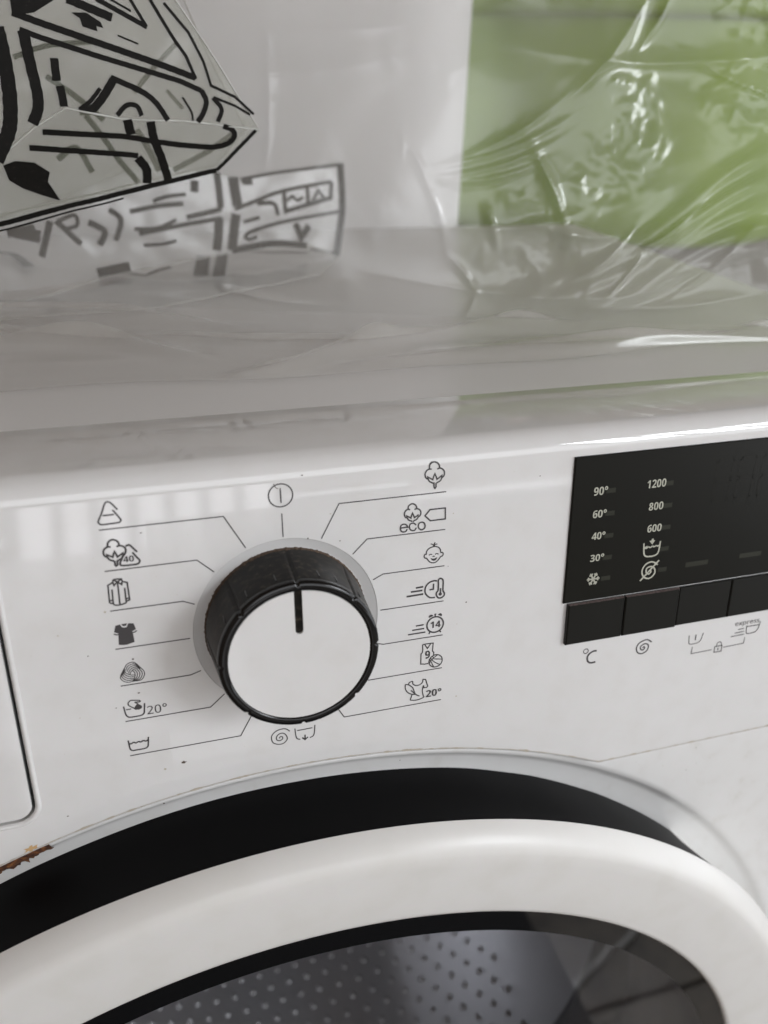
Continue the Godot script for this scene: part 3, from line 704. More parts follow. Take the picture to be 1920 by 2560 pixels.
func build_screen(machine: Node3D, tilt: Transform3D) -> MeshInstance3D:
	# dark display window, and the row of push buttons under it
	var st := begin()
	add_box(st, Vector3(0.128, 0.0541, 0.003), Vector3(0.0976 + 0.064, 0.0194, -0.0006), 0.0003)
	var screen := obj("display_window", done(st), mats.screen, machine, tilt)
	screen.set_meta("screen", true)
	for l in [[112.03, 33.41], [112.5, 25.07], [112.9, 16.69], [113.2, 8.36], [113.41, 0.28], [134.6, 33.6], [135.23, 25.3], [135.7, 16.97], [136.11, 8.61], [136.43, 0.39]]:
		obj("indicator_light", box(Vector3(0.00355, 0.00168, 0.00003), Vector3(l[0], l[1], 0.915) / 1000), mats.indicator, screen)
	for l in [[150.86, 0.76], [174.0, 1.15], [197.0, 1.15]]:
		obj("indicator_light", box(Vector3(0.0095, 0.0019, 0.00003), Vector3(l[0], l[1], 0.915) / 1000), mats.indicator, screen)
	for k in 5:
		var x0 := 0.0993 + k * 0.0229
		var rise := 0.0018 if k < 2 else 0.0011
		var w := 0.02255
		var s := begin()
		s.set_smooth_group(-1)
		var yb := -0.0243
		var yt := -0.0079
		var c := 0.0004
		var f := [v3(x0 + c, yb + c, rise), v3(x0 + w - c, yb + c, rise), v3(x0 + w - c, yt - 0.0005, rise), v3(x0 + c, yt - 0.0005, rise)]
		var m := [v3(x0, yb, rise - c), v3(x0 + w, yb, rise - c), v3(x0 + w, yt - 0.0003, rise - c), v3(x0, yt - 0.0003, rise - c)]
		quad(s, f[0], f[3], f[2], f[1])
		for i in 4:
			var j := (i + 1) % 4
			quad(s, f[i], f[j], m[j], m[i])
			quad(s, m[i], m[j], Vector3(m[j].x, m[j].y, -0.002), Vector3(m[i].x, m[i].y, -0.002))
		var b := obj("option_button", done(s), mats.button, machine, tilt)
		if k < 2:
			var d := begin()
			d.set_smooth_group(-1)
			quad(d, f[3] + v3(0, 0.00005, 0.00003), v3(x0, yt - 0.0001, rise - 0.0009), v3(x0 + w, yt - 0.0001, rise - 0.0009), f[2] + v3(0, 0.00005, 0.00003))
			obj("lit_dusty_edge", done(d), mats.button_lit_dust, b)  # dust tone that also carries the highlight on the upper bevel
	return screen


func build_drawer(machine: Node3D, tilt: Transform3D) -> void:
	# front of the detergent drawer, in its rounded opening with a raised lip round it
	var st := begin()
	var outline := PackedVector2Array()
	var xs: Array[float] = []
	for i in 40:
		xs.append(-0.284 + i * 0.005)
	for x in [-0.0835, -0.0837, -0.0842, -0.0849, -0.0858, -0.0869, -0.0881, -0.0893]:
		xs.append(x)
	xs.sort()
	var ins := -0.0009
	var rows := []
	for x in xs:
		var h := drawer_hole(x, ins)
		if h.size():
			rows.append([x, h[0], h[1]])
	for i in rows.size() - 1:
		var a: Array = rows[i]
		var b: Array = rows[i + 1]
		st.set_smooth_group(0)
		var prof_a := edge_profile(a[1], a[2])
		var prof_b := edge_profile(b[1], b[2])
		strip(st, a[0], prof_a, b[0], prof_b)
	var e: Array = rows[rows.size() - 1]
	st.set_smooth_group(4)
	quad(st, v3(e[0], e[1] + 0.001, 0.0003), v3(e[0], e[2] - 0.001, 0.0003), v3(e[0], e[2] - 0.001, -0.009), v3(e[0], e[1] + 0.001, -0.009))
	var drawer := obj("detergent_drawer", done(st), mats.white, machine, tilt)
	# lip
	var lip := begin()
	var path: Array[Vector2] = [Vector2(-0.28, -0.0572), Vector2(-0.18, -0.0572)]
	for k in 13:
		var a := -PI / 2 + PI / 2 * k / 12.0
		path.append(Vector2(-0.0889 + 0.0071 * cos(a), -0.0501 + 0.0071 * sin(a)))
	for k in 8:
		path.append(Vector2(-0.0818, -0.04 + k * 0.0115))
	lip.set_smooth_group(0)
	for i in path.size() - 1:
		var na := lip_normal(path, i)
		var nb := lip_normal(path, i + 1)
		for k in 6:
			var u := PI * k / 6
			var v := PI * (k + 1) / 6
			quad(lip, lip_point(path[i], na, u), lip_point(path[i], na, v), lip_point(path[i + 1], nb, v), lip_point(path[i + 1], nb, u))
	obj("drawer_lip", done(lip), mats.white, machine, tilt)


func lip_normal(p: Array[Vector2], i: int) -> Vector2:
	var a := p[maxi(i - 1, 0)]
	var b := p[mini(i + 1, p.size() - 1)]
	return (b - a).normalized().orthogonal()


func lip_point(p: Vector2, n: Vector2, a: float) -> Vector3:
	var q := p + n * cos(a) * 0.0008
	return Vector3(q.x, q.y, sin(a) * 0.0006 - 0.00002)


func edge_profile(lo: float, hi: float) -> Array[Vector2]:
	var p: Array[Vector2] = [Vector2(lo, -0.009)]
	for k in 5:
		var a := PI / 2 * k / 4.0
		p.append(Vector2(lo + 0.0012 - 0.0012 * cos(a), -0.0007 + 0.0012 * sin(a)))
	for k in 5:
		var a := PI / 2 * (4 - k) / 4.0
		p.append(Vector2(hi - 0.0012 + 0.0012 * cos(a), -0.0007 + 0.0012 * sin(a)))
	p.append(Vector2(hi, -0.009))
	return p


func build_knob(machine: Node3D, tilt: Transform3D) -> void:
	var knob := Node3D.new()
	knob.name = "program_knob"
	knob.transform = tilt
	machine.add_child(knob)
	# black side: a slightly tapered wall with eight notches cut along it
	var st := begin()
	st.set_smooth_group(0)
	var n := 360
	var prof := [[0.0257, -0.0015], [0.02565, 0.0005], [0.0252, 0.008], [0.02455, 0.0165], [0.0243, 0.0185], [0.02395, 0.0194], [0.0234, 0.0198], [0.0222, 0.01985], [0.0217, 0.0196], [0.02155, 0.0189]]
	for m in prof.size() - 1:
		for k in n:
			var a := TAU * k / n
			var b := TAU * (k + 1) / n
			var p: Array = prof[m]
			var q: Array = prof[m + 1]
			var pa := notch(p, a)
			var pb := notch(p, b)
			var qa := notch(q, a)
			var qb := notch(q, b)
			quad(st, v3(pa * cos(a), pa * sin(a), p[1]), v3(pb * cos(b), pb * sin(b), p[1]), v3(qb * cos(b), qb * sin(b), q[1]), v3(qa * cos(a), qa * sin(a), q[1]))
	obj("knob_side", done(st), mats.knob_side, knob)
	# glossy rim ring just proud of the side wall's top
	var rim := begin()
	rim.set_smooth_group(0)
	var rp := [[0.02445, 0.0178], [0.02442, 0.01905], [0.02415, 0.0196], [0.0237, 0.01995], [0.0225, 0.0201], [0.0217, 0.01995], [0.0215, 0.0193]]
	for m in rp.size() - 1:
		for k in n:
			var a := TAU * k / n
			var b := TAU * (k + 1) / n
			var p: Array = rp[m]
			var q: Array = rp[m + 1]
			var pa := notch(p, a)
			var pb := notch(p, b)
			var qa := notch(q, a)
			var qb := notch(q, b)
			quad(rim, v3(pa * cos(a), pa * sin(a), p[1]), v3(pb * cos(b), pb * sin(b), p[1]), v3(qb * cos(b), qb * sin(b), q[1]), v3(qa * cos(a), qa * sin(a), q[1]))
	obj("knob_rim", done(rim), mats.gloss_black, knob)
	# white cap with a slot cut from its top edge for the pointer
	var cap := PackedVector2Array()
	var w := 1.2
	var r := 21.45
	var a0 := asin(w / r)
	for k in 121:
		var a := PI / 2 + a0 + (TAU - 2 * a0) * k / 120.0
		cap.append(Vector2(cos(a), sin(a)) * r)
	var low := 8.6
	for k in 13:
		var a := PI * k / 12.0
		cap.append(Vector2(w * cos(a), low - w * sin(a)))
	var c := begin()
	c.set_smooth_group(-1)
	var tri := Geometry2D.triangulate_polygon(cap)
	for i in tri.size() / 3:
		var p := cap[tri[3 * i]]
		var q := cap[tri[3 * i + 1]]
		var s := cap[tri[3 * i + 2]]
		if (q - p).cross(s - p) > 0:
			var x := q
			q = s
			s = x
		for v in [p, q, s]:
			c.add_vertex(Vector3(v.x, v.y, 19.75) / 1000)
	for k in cap.size():
		var p := cap[k]
		var q := cap[(k + 1) % cap.size()]
		quad(c, Vector3(p.x, p.y, 19.75) / 1000, Vector3(q.x, q.y, 19.75) / 1000, Vector3(q.x, q.y, 18.2) / 1000, Vector3(p.x, p.y, 18.2) / 1000)
	obj("knob_cap", done(c), mats.cap if mats.has("cap") else mats.white, knob)
	obj("knob_pointer", box(Vector3(0.0032, 0.0155, 0.001), Vector3(0, 0.0147, 0.0186)), mats.knob_side, knob)
	# short moulded ticks near the front edge of the side wall
	for deg in [38.0, 60.0, 73.0, 103.0, 125.0, 148.0]:
		var a := deg_to_rad(deg)
		var t := Transform3D(Basis.from_euler(Vector3(0, 0, a)), Vector3(cos(a), sin(a), 0) * 0.02465 + Vector3(0, 0, 0.0145))
		obj("knob_tick", box(Vector3(0.0004, 0.0003, 0.0042), Vector3.ZERO), mats.gloss_black, knob, t)
	# grime packed round the foot of the knob
	var g := begin()
	g.set_smooth_group(0)
	var rng := FastNoiseLite.new()
	rng.seed = 9
	rng.frequency = 0.9
	for k in n:
		var a := TAU * k / n
		var b := TAU * (k + 1) / n
		var wa := 0.0003 + 0.0006 * absf(rng.get_noise_1d(k * 0.6))
		var wb := 0.0003 + 0.0006 * absf(rng.get_noise_1d(((k + 1) % n) * 0.6))
		quad(g, v3((0.0257 + wa) * cos(a), (0.0257 + wa) * sin(a), -0.00145), v3((0.0257 + wb) * cos(b), (0.0257 + wb) * sin(b), -0.00145), v3(0.02572 * cos(b), 0.02572 * sin(b), -0.00145 + wb * 2.5), v3(0.02572 * cos(a), 0.02572 * sin(a), -0.00145 + wa * 2.5))
	obj("grime_ring", done(g), mats.grime, knob)


func notch(p: Array, a: float) -> float:
	var r: float = p[0]
	var k := fposmod(a - PI / 2 + PI / 8, PI / 4) - PI / 8
	var off := k * 0.0245
	var half := 0.00085
	if absf(off) < half and p[1] > 0.001 and p[0] > 0.0236:
		r -= 0.00075 * (0.5 + 0.5 * cos(PI * off / half))
	return r


func build_body(machine: Node3D) -> void:
	# steel front with the round recess of the door
	var st := begin()
	var n := 256
	var prof := [[0.2635, -0.0015], [0.2615, -0.0017], [0.2603, -0.0024], [0.2592, -0.0036], [0.2578, -0.0047], [0.2562, -0.0053], [0.2500, -0.0058], [0.2300, -0.0062], [0.2050, -0.0065], [0.2030, -0.03]]
	for m in prof.size() - 1:
		st.set_smooth_group(0)
		for k in n:
			var a := TAU * k / n
			var b := TAU * (k + 1) / n
			var p: Array = prof[m]
			var q: Array = prof[m + 1]
			quad(st, DOOR + v3(p[0] * cos(a), p[0] * sin(a), p[1]), DOOR + v3(q[0] * cos(a), q[0] * sin(a), q[1]), DOOR + v3(q[0] * cos(b), q[0] * sin(b), q[1]), DOOR + v3(p[0] * cos(b), p[0] * sin(b), p[1]))
	for k in n:
		var a := TAU * k / n
		var b := TAU * (k + 1) / n
		var oa := body_edge(a)
		var ob := body_edge(b)
		quad(st, v3(oa.x, oa.y, DOOR.z - 0.0015 - 0.0022 * smoothstep(0.6, 0.72, oa.y)), DOOR + v3(0.2635 * cos(a), 0.2635 * sin(a), -0.0015), DOOR + v3(0.2635 * cos(b), 0.2635 * sin(b), -0.0015), v3(ob.x, ob.y, DOOR.z - 0.0015 - 0.0022 * smoothstep(0.6, 0.72, ob.y)))
	obj("front_panel", done(st), mats.steel, machine)
	var body := begin()
	for s in [-1, 1]:
		add_box(body, Vector3(0.004, 0.83, 0.385), Vector3(s * 0.298, 0.425, -0.19))
	add_box(body, Vector3(0.592, 0.83, 0.004), Vector3(0, 0.425, -0.385))
	obj("cabinet", done(body), mats.steel, machine)
	# lid: starts behind the seam of the control panel, its front edge a fine dark joint
	var lid := begin()
	lid.set_smooth_group(0)
	var pr: Array[Vector2] = [Vector2(LID - 0.012, -0.0466), Vector2(LID - 0.0006, -0.0466), Vector2(LID - 0.00035, -0.0468), Vector2(LID - 0.0003, -0.0478)]
	strip(lid, -0.3, pr, 0.3, pr)
	lid.set_smooth_group(1)
	quad(lid, v3(-0.3, LID - 0.0003, -0.0478), v3(-0.3, LID, -0.388), v3(0.3, LID, -0.388), v3(0.3, LID - 0.0003, -0.0478))
	quad(lid, v3(-0.3, LID, -0.388), v3(-0.3, LID - 0.02, -0.388), v3(0.3, LID - 0.02, -0.388), v3(0.3, LID, -0.388))
	obj("top_lid", done(lid), mats.lid, machine)
	# chipped paint with rust on the recess edge at the upper left
	var rust := begin()
	rust.set_smooth_group(0)
	var ns := FastNoiseLite.new()
	ns.seed = 17
	ns.frequency = 0.25
	var m2 := 30
	var across := [[0.2705, -0.0012], [0.2632, -0.0013], [0.2608, -0.0018], [0.2594, -0.0030], [0.2582, -0.0043], [0.2562, -0.0050], [0.2535, -0.0053]]
	for k in m2:
		for j in 6:
			var q: Array = []
			for c in [[k, j], [k, j + 1], [k + 1, j + 1], [k + 1, j]]:
				var u: float = float(c[0]) / m2
				var a := deg_to_rad(107.9 + 4.6 * u + 0.15 * ns.get_noise_2d(c[1] * 5.0, 40.0))
				var lo := 0.25 + 0.9 * ns.get_noise_1d(u * 30.0 + 5.0) + 1.4 * absf(u - 0.35)
				var hi := 4.5 + 2.2 * ns.get_noise_1d(u * 34.0 + 90.0) - 1.6 * absf(u - 0.5)
				var f := clampf(lerpf(lo, hi, c[1] / 6.0), 0.0, 5.99)
				var i0 := int(f)
				var r: float = lerpf(across[i0][0], across[i0 + 1][0], f - i0)
				var z: float = lerpf(across[i0][1], across[i0 + 1][1], f - i0)
				q.append(DOOR + v3((r - 0.0001) * cos(a), (r - 0.0001) * sin(a), z + 0.0003))
			quad(rust, q[0], q[1], q[2], q[3])
	obj("rust_patch", done(rust), mats.rust, machine)
	var halo := begin()
	var hp := PackedVector2Array()
	for k in 16:
		var a := TAU * k / 16
		hp.append(Vector2(cos(a) * 2.6, sin(a) * 1.3) * (0.75 + 0.35 * sin(k * 2.3)))
	fill(halo, hp, 0.0)
	obj("rust_stain", face_up(halo.commit()), mats.rust_stain, machine, Transform3D(Basis.from_euler(Vector3(-TILT, 0, 0)), KNOB) * Transform3D(Basis.from_euler(Vector3(0, 0, 0.3)), v3(-0.0865, -0.0672, 0.00006)))
	# grime caught in the joint below the control panel
	var gn := FastNoiseLite.new()
	gn.seed = 61
	gn.frequency = 0.09
	var grime := begin()
	grime.set_smooth_group(-1)
	var tilt := Transform3D(Basis.from_euler(Vector3(-TILT, 0, 0)), KNOB)
	for k in 620:
		var x0 := -0.13 + k * 0.0006
		var x1 := x0 + 0.0006
		var w0 := 0.00008 + 0.0007 * maxf(0.0, gn.get_noise_1d(k))
		var w1 := 0.00008 + 0.0007 * maxf(0.0, gn.get_noise_1d(k + 1))
		if w0 + w1 > 0.00004:
			var y0 := panel_bottom(x0) + 0.0014
			var y1 := panel_bottom(x1) + 0.0014
			quad(grime, tilt * v3(x0, y0 - w0, 0.00012), tilt * v3(x0, y0 + w0, 0.00012), tilt * v3(x1, y1 + w1, 0.00012), tilt * v3(x1, y1 - w1, 0.00012))
	obj("grime_line", done(grime), mats.seam_grime, machine)
	# scuffs and smears on the steel at the right
	var fleck := begin()
	var pts := PackedVector2Array()
	for k in 8:
		var a := TAU * k / 8
		pts.append(Vector2(cos(a), sin(a)) * (0.7 + 0.35 * sin(k * 3.1)))
	fill(fleck, pts, 0.0)
	var fm := face_up(fleck.commit())
	var rng := RandomNumberGenerator.new()
	rng.seed = 23
	for k in 60:
		var x := rng.randf_range(0.12, 0.24)
		var y := DOOR.y + sqrt(maxf(0, 0.268 * 0.268 - x * x)) + absf(rng.randfn(0, 0.012))
		if y > 0.705:
			continue
		var s := rng.randf_range(0.1, 0.4)
		obj("dirt_speck", fm, mats.pale_dirt if rng.randf() < 0.8 else mats.dirt, machine, Transform3D(Basis.from_euler(Vector3(0, 0, rng.randf() * 6)).scaled(Vector3(s, s * 0.6, 1)), Vector3(x, y, DOOR.z - 0.00145)))


func body_edge(a: float) -> Vector2:
	var d := Vector2(cos(a), sin(a))
	var k := 9.0
	if absf(d.x) > 1e-5:
		k = minf(k, (0.3 - signf(d.x) * DOOR.x) / absf(d.x))
	if d.y > 1e-5:
		for i in 8:
			var x := DOOR.x + d.x * k
			var top := KNOB.y + cos(TILT) * panel_bottom(clampf(x, -0.279, 0.279)) + 0.0025
			k = minf(k, maxf((top - DOOR.y) / d.y, 0.2636))
	if d.y < -1e-5:
		k = minf(k, (DOOR.y - 0.03) / -d.y)
	return Vector2(DOOR.x, DOOR.y) + d * maxf(k, 0.2636)


func build_door(machine: Node3D) -> void:
	var door := Node3D.new()
	door.name = "door"
	door.position = DOOR
	machine.add_child(door)
	var face := [[0.2140, 0.0270], [0.2142, 0.0288], [0.2150, 0.0298], [0.2165, 0.0301], [0.2280, 0.0306], [0.2400, 0.0312], [0.2446, 0.0313], [0.2468, 0.0308], [0.2488, 0.0293], [0.2508, 0.0270], [0.2523, 0.0246], [0.2530, 0.0227]]
	obj("door_ring", lathe(face, 0, 360, 256), mats.door_white, door)
	# white side wall, broken at the top by the black handle
	obj("door_side", lathe([[0.2530, 0.0227], [0.2522, 0.0205], [0.2497, 0.012], [0.2472, 0.002], [0.2460, -0.0062]], -172, 46.0, 160), mats.door_white, door)
	# black handle: an undercut wall whose foot draws inward towards its right end
	var hs := begin()
	hs.set_smooth_group(0)
	var foot := Curve.new()
	foot.min_value = 0.0
	foot.max_value = 1.0
	foot.min_domain = 50.0
	foot.max_domain = 190.0
	for f in [[50.0, 0.05], [54.6, 0.1], [60.0, 0.24], [69.0, 0.52], [76.0, 0.74], [95.0, 0.97], [110.0, 1.0], [190.0, 1.0]]:
		foot.add_point(Vector2(f[0], f[1]), 0.012, 0.012)
	for k in 160:
		var q := []
		for d in [lerpf(46.0, 188.0, k / 160.0), lerpf(46.0, 188.0, (k + 1) / 160.0)]:
			var a := deg_to_rad(d)
			var rb := 0.2455 + 0.0065 * clampf(foot.sample(d), 0.0, 1.0)
			for w in [[0.0, 0.0226], [0.1, 0.0205], [0.45, 0.012], [0.8, 0.002], [1.0, -0.0062]]:
				var rr := lerpf(0.2528, rb, w[0])
				q.append(v3(rr * cos(a), rr * sin(a), w[1]))
		for m in 4:
			quad(hs, q[m], q[5 + m], q[6 + m], q[m + 1])
	obj("door_handle", done(hs), mats.handle, door)
	# glass: clear pane and its black printed border
	obj("glass_border", lathe([[0.2030, 0.0282], [0.2141, 0.0280]], 0, 360, 256), mats.border, door)
	obj("door_glass", lathe([[0.0, 0.0283], [0.1, 0.0283], [0.2030, 0.0282]], 0, 360, 192), mats.glass, door)
	#obj("glass_bowl", lathe([[0.2030, 0.024], [0.196, 0.004], [0.186, -0.028], [0.172, -0.052], [0.150, -0.066], [0.11, -0.074], [0.0, -0.078]], 0, 360, 128), mats.glass, door)
	obj("door_seal", lathe([[0.2040, 0.0262], [0.2050, 0.004], [0.2030, -0.012], [0.1965, -0.02], [0.194, -0.028], [0.1985, -0.034], [0.203, -0.044], [0.199, -0.056], [0.196, -0.064], [0.200, -0.074], [0.212, -0.08]], 0, 360, 160), mats.rubber, door)
	var drum := Node3D.new()
	drum.name = "drum"
	drum.position = DOOR
	machine.add_child(drum)
	obj("drum_shell", lathe([[0.205, -0.072], [0.232, -0.078], [0.2365, -0.084], [0.2365, -0.33], [0.226, -0.342], [0.0, -0.345]], 0, 360, 128), mats.drum, drum)
	var pad := begin()
	pad.set_smooth_group(0)
	for k in 60:
		for m in 2:
			var a0 := lerpf(-128.0, -58.0, k / 60.0)
			var a1 := lerpf(-128.0, -58.0, (k + 1) / 60.0)
			var z0 := -0.09 if m == 0 else -0.2
			var z1 := -0.2 if m == 0 else -0.325
			var q := []
			for c in [[a0, z0], [a1, z0], [a1, z1], [a0, z1]]:
				var rr := drum_radius(c[0])
				q.append(v3(rr * cos(deg_to_rad(c[0])), rr * sin(deg_to_rad(c[0])), c[1]))
			quad(pad, q[0], q[1], q[2], q[3])
	obj("drum_paddle", done(pad), mats.paddle, drum)
	var bump := SphereMesh.new()
	bump.radius = 0.0025
	bump.height = 0.0048
	bump.radial_segments = 10
	bump.rings = 5
	var rows := 15
	for i in rows:
		for j in 20:
			var a := deg_to_rad(-118.0 + (j + (0.5 if i % 2 else 0.0)) * 4.1)
			var rad := drum_radius(rad_to_deg(a)) - 0.0002
			obj("drum_perforation", bump, mats.bump, drum, Transform3D(Basis.from_euler(Vector3(0, 0, a - PI / 2)), v3(rad * cos(a), rad * sin(a), -0.1 - i * 0.0135)))


func drum_radius(deg: float) -> float:
	return 0.2362 - 0.022 * smoothstep(-128.0, -116.0, deg) * smoothstep(-58.0, -82.0, deg)


func build_bags() -> void:
	faces["upper"] = [Transform3D(Vector3(.9836,-.0172,-.1798), Vector3(.031,.9967,.0744), Vector3(.1779,-.0787,.9809), Vector3(-.0624,.9262,-.135)), [-11.4,42.5,51.8,46.7,53.2,41.8,64.7,27,74.4,13.7,84.8,-.6,73.3,.3,67.2,.8,54.9,1.8,30.5,2.2,21.1,3.9,11.5,5.4,.1,-1.1,-13.8,-12,-20.4,-15.9], [[2.2,0,[-2.7,34.4,5.4,32,30.4,25.3,48,20.5,59.2,17.1]], [1.2,0,[59.4,16.7,55.9,24.2,51.7,29.7,43.4,41.9]], [2.7,0,[15.4,39.6,30.1,34.9]], [1.6,0,[25.1,40.3,42.3,32.7]], [1.1,0,[42.1,32.9,36.7,41.1]], [.7,0,[29.6,40.6,36.9,37.3]], [1.8,0,[-.9,29.5,4.9,27.6,24,22.7,39.3,19.1,53.3,15.8,61.3,12.8]], [2,1,[61.3,13,63.2,9.1,61.9,4.9,59.7,1.8]], [3.7,1,[.2,29.2,1.1,20.7,2.3,10.7,1.9,5,-.5,.1]], [2.8,1,[9.3,21.3,9.4,14.2]], [2.8,1,[10.1,12.6,10.6,10,10.9,6]], [1,0,[48.7,40.6,57.3,31.9,62.5,22.6,65.1,14.7,75,10.9,82.4,5]], [1.7,1,[65.8,10.5,69.2,6.6,67.7,2]], [.9,0,[66,10.7,74.9,7.8,80.9,4.8]], [2,1,[28,16,38.8,11.8,44,8,48.1,2.2]], [2.9,1,[28.9,15.2,24.8,9.5,20.3,5.2,15.9,4.6]], [1.4,1,[24.1,12.3,20,7.9,16.2,5.3]], [1.7,1,[29.4,3.5,33.1,6.9,36.8,6.8,38.4,3.5]], [4.8,1,[-8.1,29.9,-7.2,22.1,-6.8,11.3,-7.6,1.9,-9.4,-3.9,-14.2,-12.2]], [.8,1,[54.1,10.3,57.3,5.3,57.8,2.2]], [.6,0,[31.7,29.5,38.8,27.2]]], [[0,[-2.8,39.6,12.5,39.7,4.4,34.8,.2,34,-2.7,34.4]], [0,[16.4,35.6,21.3,35.9,26,33.3,26.8,31.5,24.4,32,24.7,30.4,19.7,31.6,19.1,34]]]]
	faces["lower"] = [Transform3D(Vector3(.9827,.1018,-.1547), Vector3(-.0631,.9694,.2372), Vector3(.1741,-.2234,.9591), Vector3(-.0756,.9149,-.135)), [-8,-3.7,-.9,-.5,14.1,9.1,26.1,14.3,35.4,11.6,44.6,8.7,68.7,5.4,80.9,2.8,86.9,1.5,98.3,-.8,79.6,-14.4,58.5,-16.5,29,-19.8,-13.4,-24], [[2,1,[16.4,7.1,31,4.9,44.7,2.6,58.2,-1,75.8,-4.9,84.3,-4.6,87.7,-2,86.9,.5,83.5,2.2]], [2,0,[10.7,2.4,29.8,-1.2,49,-5]], [3.4,1,[47,8.3,47.5,3]], [3.4,1,[48.7,-5.8,51.3,-10.4,50.8,-15.7]], [3.2,1,[55.4,6.9,55.8,.6,57.8,-7.3,59.1,-15.2]], [1.9,0,[-12.4,-24.2,29.1,-19.4,57.8,-16.2,79.1,-14.3]], [1.4,0,[79.1,-14.2,96.6,-.7]], [.7,0,[-13.1,-26.8,15.6,-23.2,40.8,-20.2]]], [[0,[.4,-2.4,4.7,-1.4,11.1,-2.7,15.7,-6.7,14.3,-10.1,17.3,-17.8,11.9,-15.3,5.3,-11.6,1.1,-7.8]]]]
	faces["rear"] = [Transform3D(Vector3(1,0,0), Vector3(0,.9701,-.2425), Vector3(0,.2425,.9701), Vector3(-.0317,.925,-.185)), [-47,49.2,29,51.4,37.3,29.2,52.1,-3.2,37.8,-17.8,16.8,-22,-14.5,-29.2,-60,-38.7], [[2.4,1,[-13.5,1.5,-7.2,-7.4,-1.7,-16.4,4.9,-24.7]], [2.2,0,[19.9,-19.7,35.4,-12.2,47,-4.7]], [2.4,1,[-26.9,16,-16.2,8.4,-6.4,-.2]], [2,1,[6.9,10.7,15.4,19.7,25.9,29.7]], [2.4,1,[-26.5,-15.5,-18.7,-11,-13.4,-20.5]], [2.7,1,[6.3,-3.7,10.2,-10.9,14,-20.1]], [2,1,[-38.2,22.5,-25.4,27.1,-5.5,29.4]], [1.6,0,[20.3,11.8,26.2,4.7]]], []]
	faces["standing"] = [Transform3D(Vector3(.9668,0,-.2557), Vector3(-.0495,.9811,-.1872), Vector3(.2508,.1936,.9485), Vector3(-.0682,.8467,-.2421)), [-28.6,30.4,24.3,45,54.4,55.1,104.5,45.7,169.1,52.7,166.5,27,160.8,-.4,142.9,7.8,93.8,7.5,25.9,.7,-7.9,-6.3,-36.7,-8.9], [[4,1,[90.9,49,90.9,40.2,90.5,30.8]], [6,1,[99.8,46.4,100.1,38.7,100.5,31.5]], [5.2,1,[88.9,26.1,87.3,17.7,85.1,9]], [5.6,1,[99,27.3,96.6,18.4,93.9,8.5]], [4.4,1,[167.4,51.8,165.7,27.1,159.4,.7]], [1.8,1,[104.4,45.1,127.1,47.9,167.3,50.9]], [2.8,1,[70.6,27.1,83.3,29,90.9,30.4]], [2.4,1,[43.8,20.5,69.5,23.6,90.2,25.6]], [2.2,1,[98.5,29.8,111.1,33.4,128.7,38.1,160.3,41.9]], [2.6,0,[160.3,41.9,158.6,33.1,129.1,27.2,129.4,37.7]], [2.4,0,[144.2,39.6,143.9,30]], [1.8,1,[131,32.7,134.4,35.1,137.1,32.7,141.1,34.3]], [1.8,0,[146.7,31.5,151,37.6,155,32.4]], [2,1,[110.1,14.8,105,13.5,103.2,15.5,109.1,18.2,129.7,22,165.5,25.5]], [4,0,[134.6,20.4,137.4,12.6,143.3,18.6]], [3.6,1,[93.9,8.4,119.5,10.4,140.6,7.7]], [12,0,[-10.3,26.6,-11.9,20.8]], [3.2,0,[.6,29.2,-6.5,12.7]], [2.8,0,[3.3,29.1,13.6,17.4]], [2,1,[4.4,29,12.7,31.3,12.9,26.3,5.9,25.1]], [2.4,1,[40.8,31.5,55.8,33.6,69.8,34.1]], [2,1,[41.8,22.9,54.1,22.7,64.7,26.2]], [1.8,1,[45.3,14.6,55.3,14.5,63.1,15.7]], [4,0,[-20.4,24.6,-7.1,26.4]], [3.2,1,[18.9,27.7,26.2,22.7,22.7,16.2]], [2.8,1,[30.4,33.2,35.4,27.8,31.3,17.9]], [4.4,0,[77.9,45.4,76.8,39.6]], [2,1,[53.7,36,61.5,38,71.8,38.7]], [4.8,0,[19.1,2.7,36.3,4.7]], [2.4,1,[112.3,32.1,122.2,31.7,124.3,25.4]], [2,0,[102.8,22.9,112.8,24.8]]], [[0,[103.7,45.1,110.6,45.5,110.8,41.9,105.4,42.1]]]]
	faces["lying"] = [Transform3D(Vector3(1,0,0), Vector3(0,0,-1), Vector3(0,1,0), Vector3(.087,.8467,-.2831)), [-185.1,-88.9,-160.4,-71.5,-130.3,-32.1,-60.4,21.1,-9,36.1,-.5,-3.1,-22.3,-47.6,-55.1,-69.3,-109,-102,-158.7,-109.1,-182.8,-112.2], [[7.7,0,[-78,9.8,-84.8,-40.2]], [6.5,0,[-66.2,16.3,-76,-44.4]], [2.7,0,[-111.6,-34.1,-98.4,-17.6]], [2.3,1,[-130.3,-32.7,-120.9,-31.4,-111.8,-37.4]], [5,0,[-12.7,19.2,1.3,6.4]], [5.8,1,[-192.8,38.3,-182,26.7,-171.5,-6.1]], [3.1,1,[-58.8,22.3,-40.3,16,-16.4,9]]], []]
	var front := thing("printed_bag", "clear plastic bag printed with black lines hanging at the upper left", "plastic bag", Vector3(-0.03, 0.93, -0.145))
	bag_face(front, "bag_front", "upper", 1)
	bag_face(front, "bag_bottom", "lower", 2)
	bag_face(front, "bag_back", "rear", 3)
	var back := thing("printed_bag", "hazy black-lined clear bag lying folded on the lid behind the sheet", "plastic bag", Vector3(0.02, LID, -0.27))
	bag_face(back, "bag_front", "standing", 4)
	bag_face(back, "bag_flap", "lying", 5)


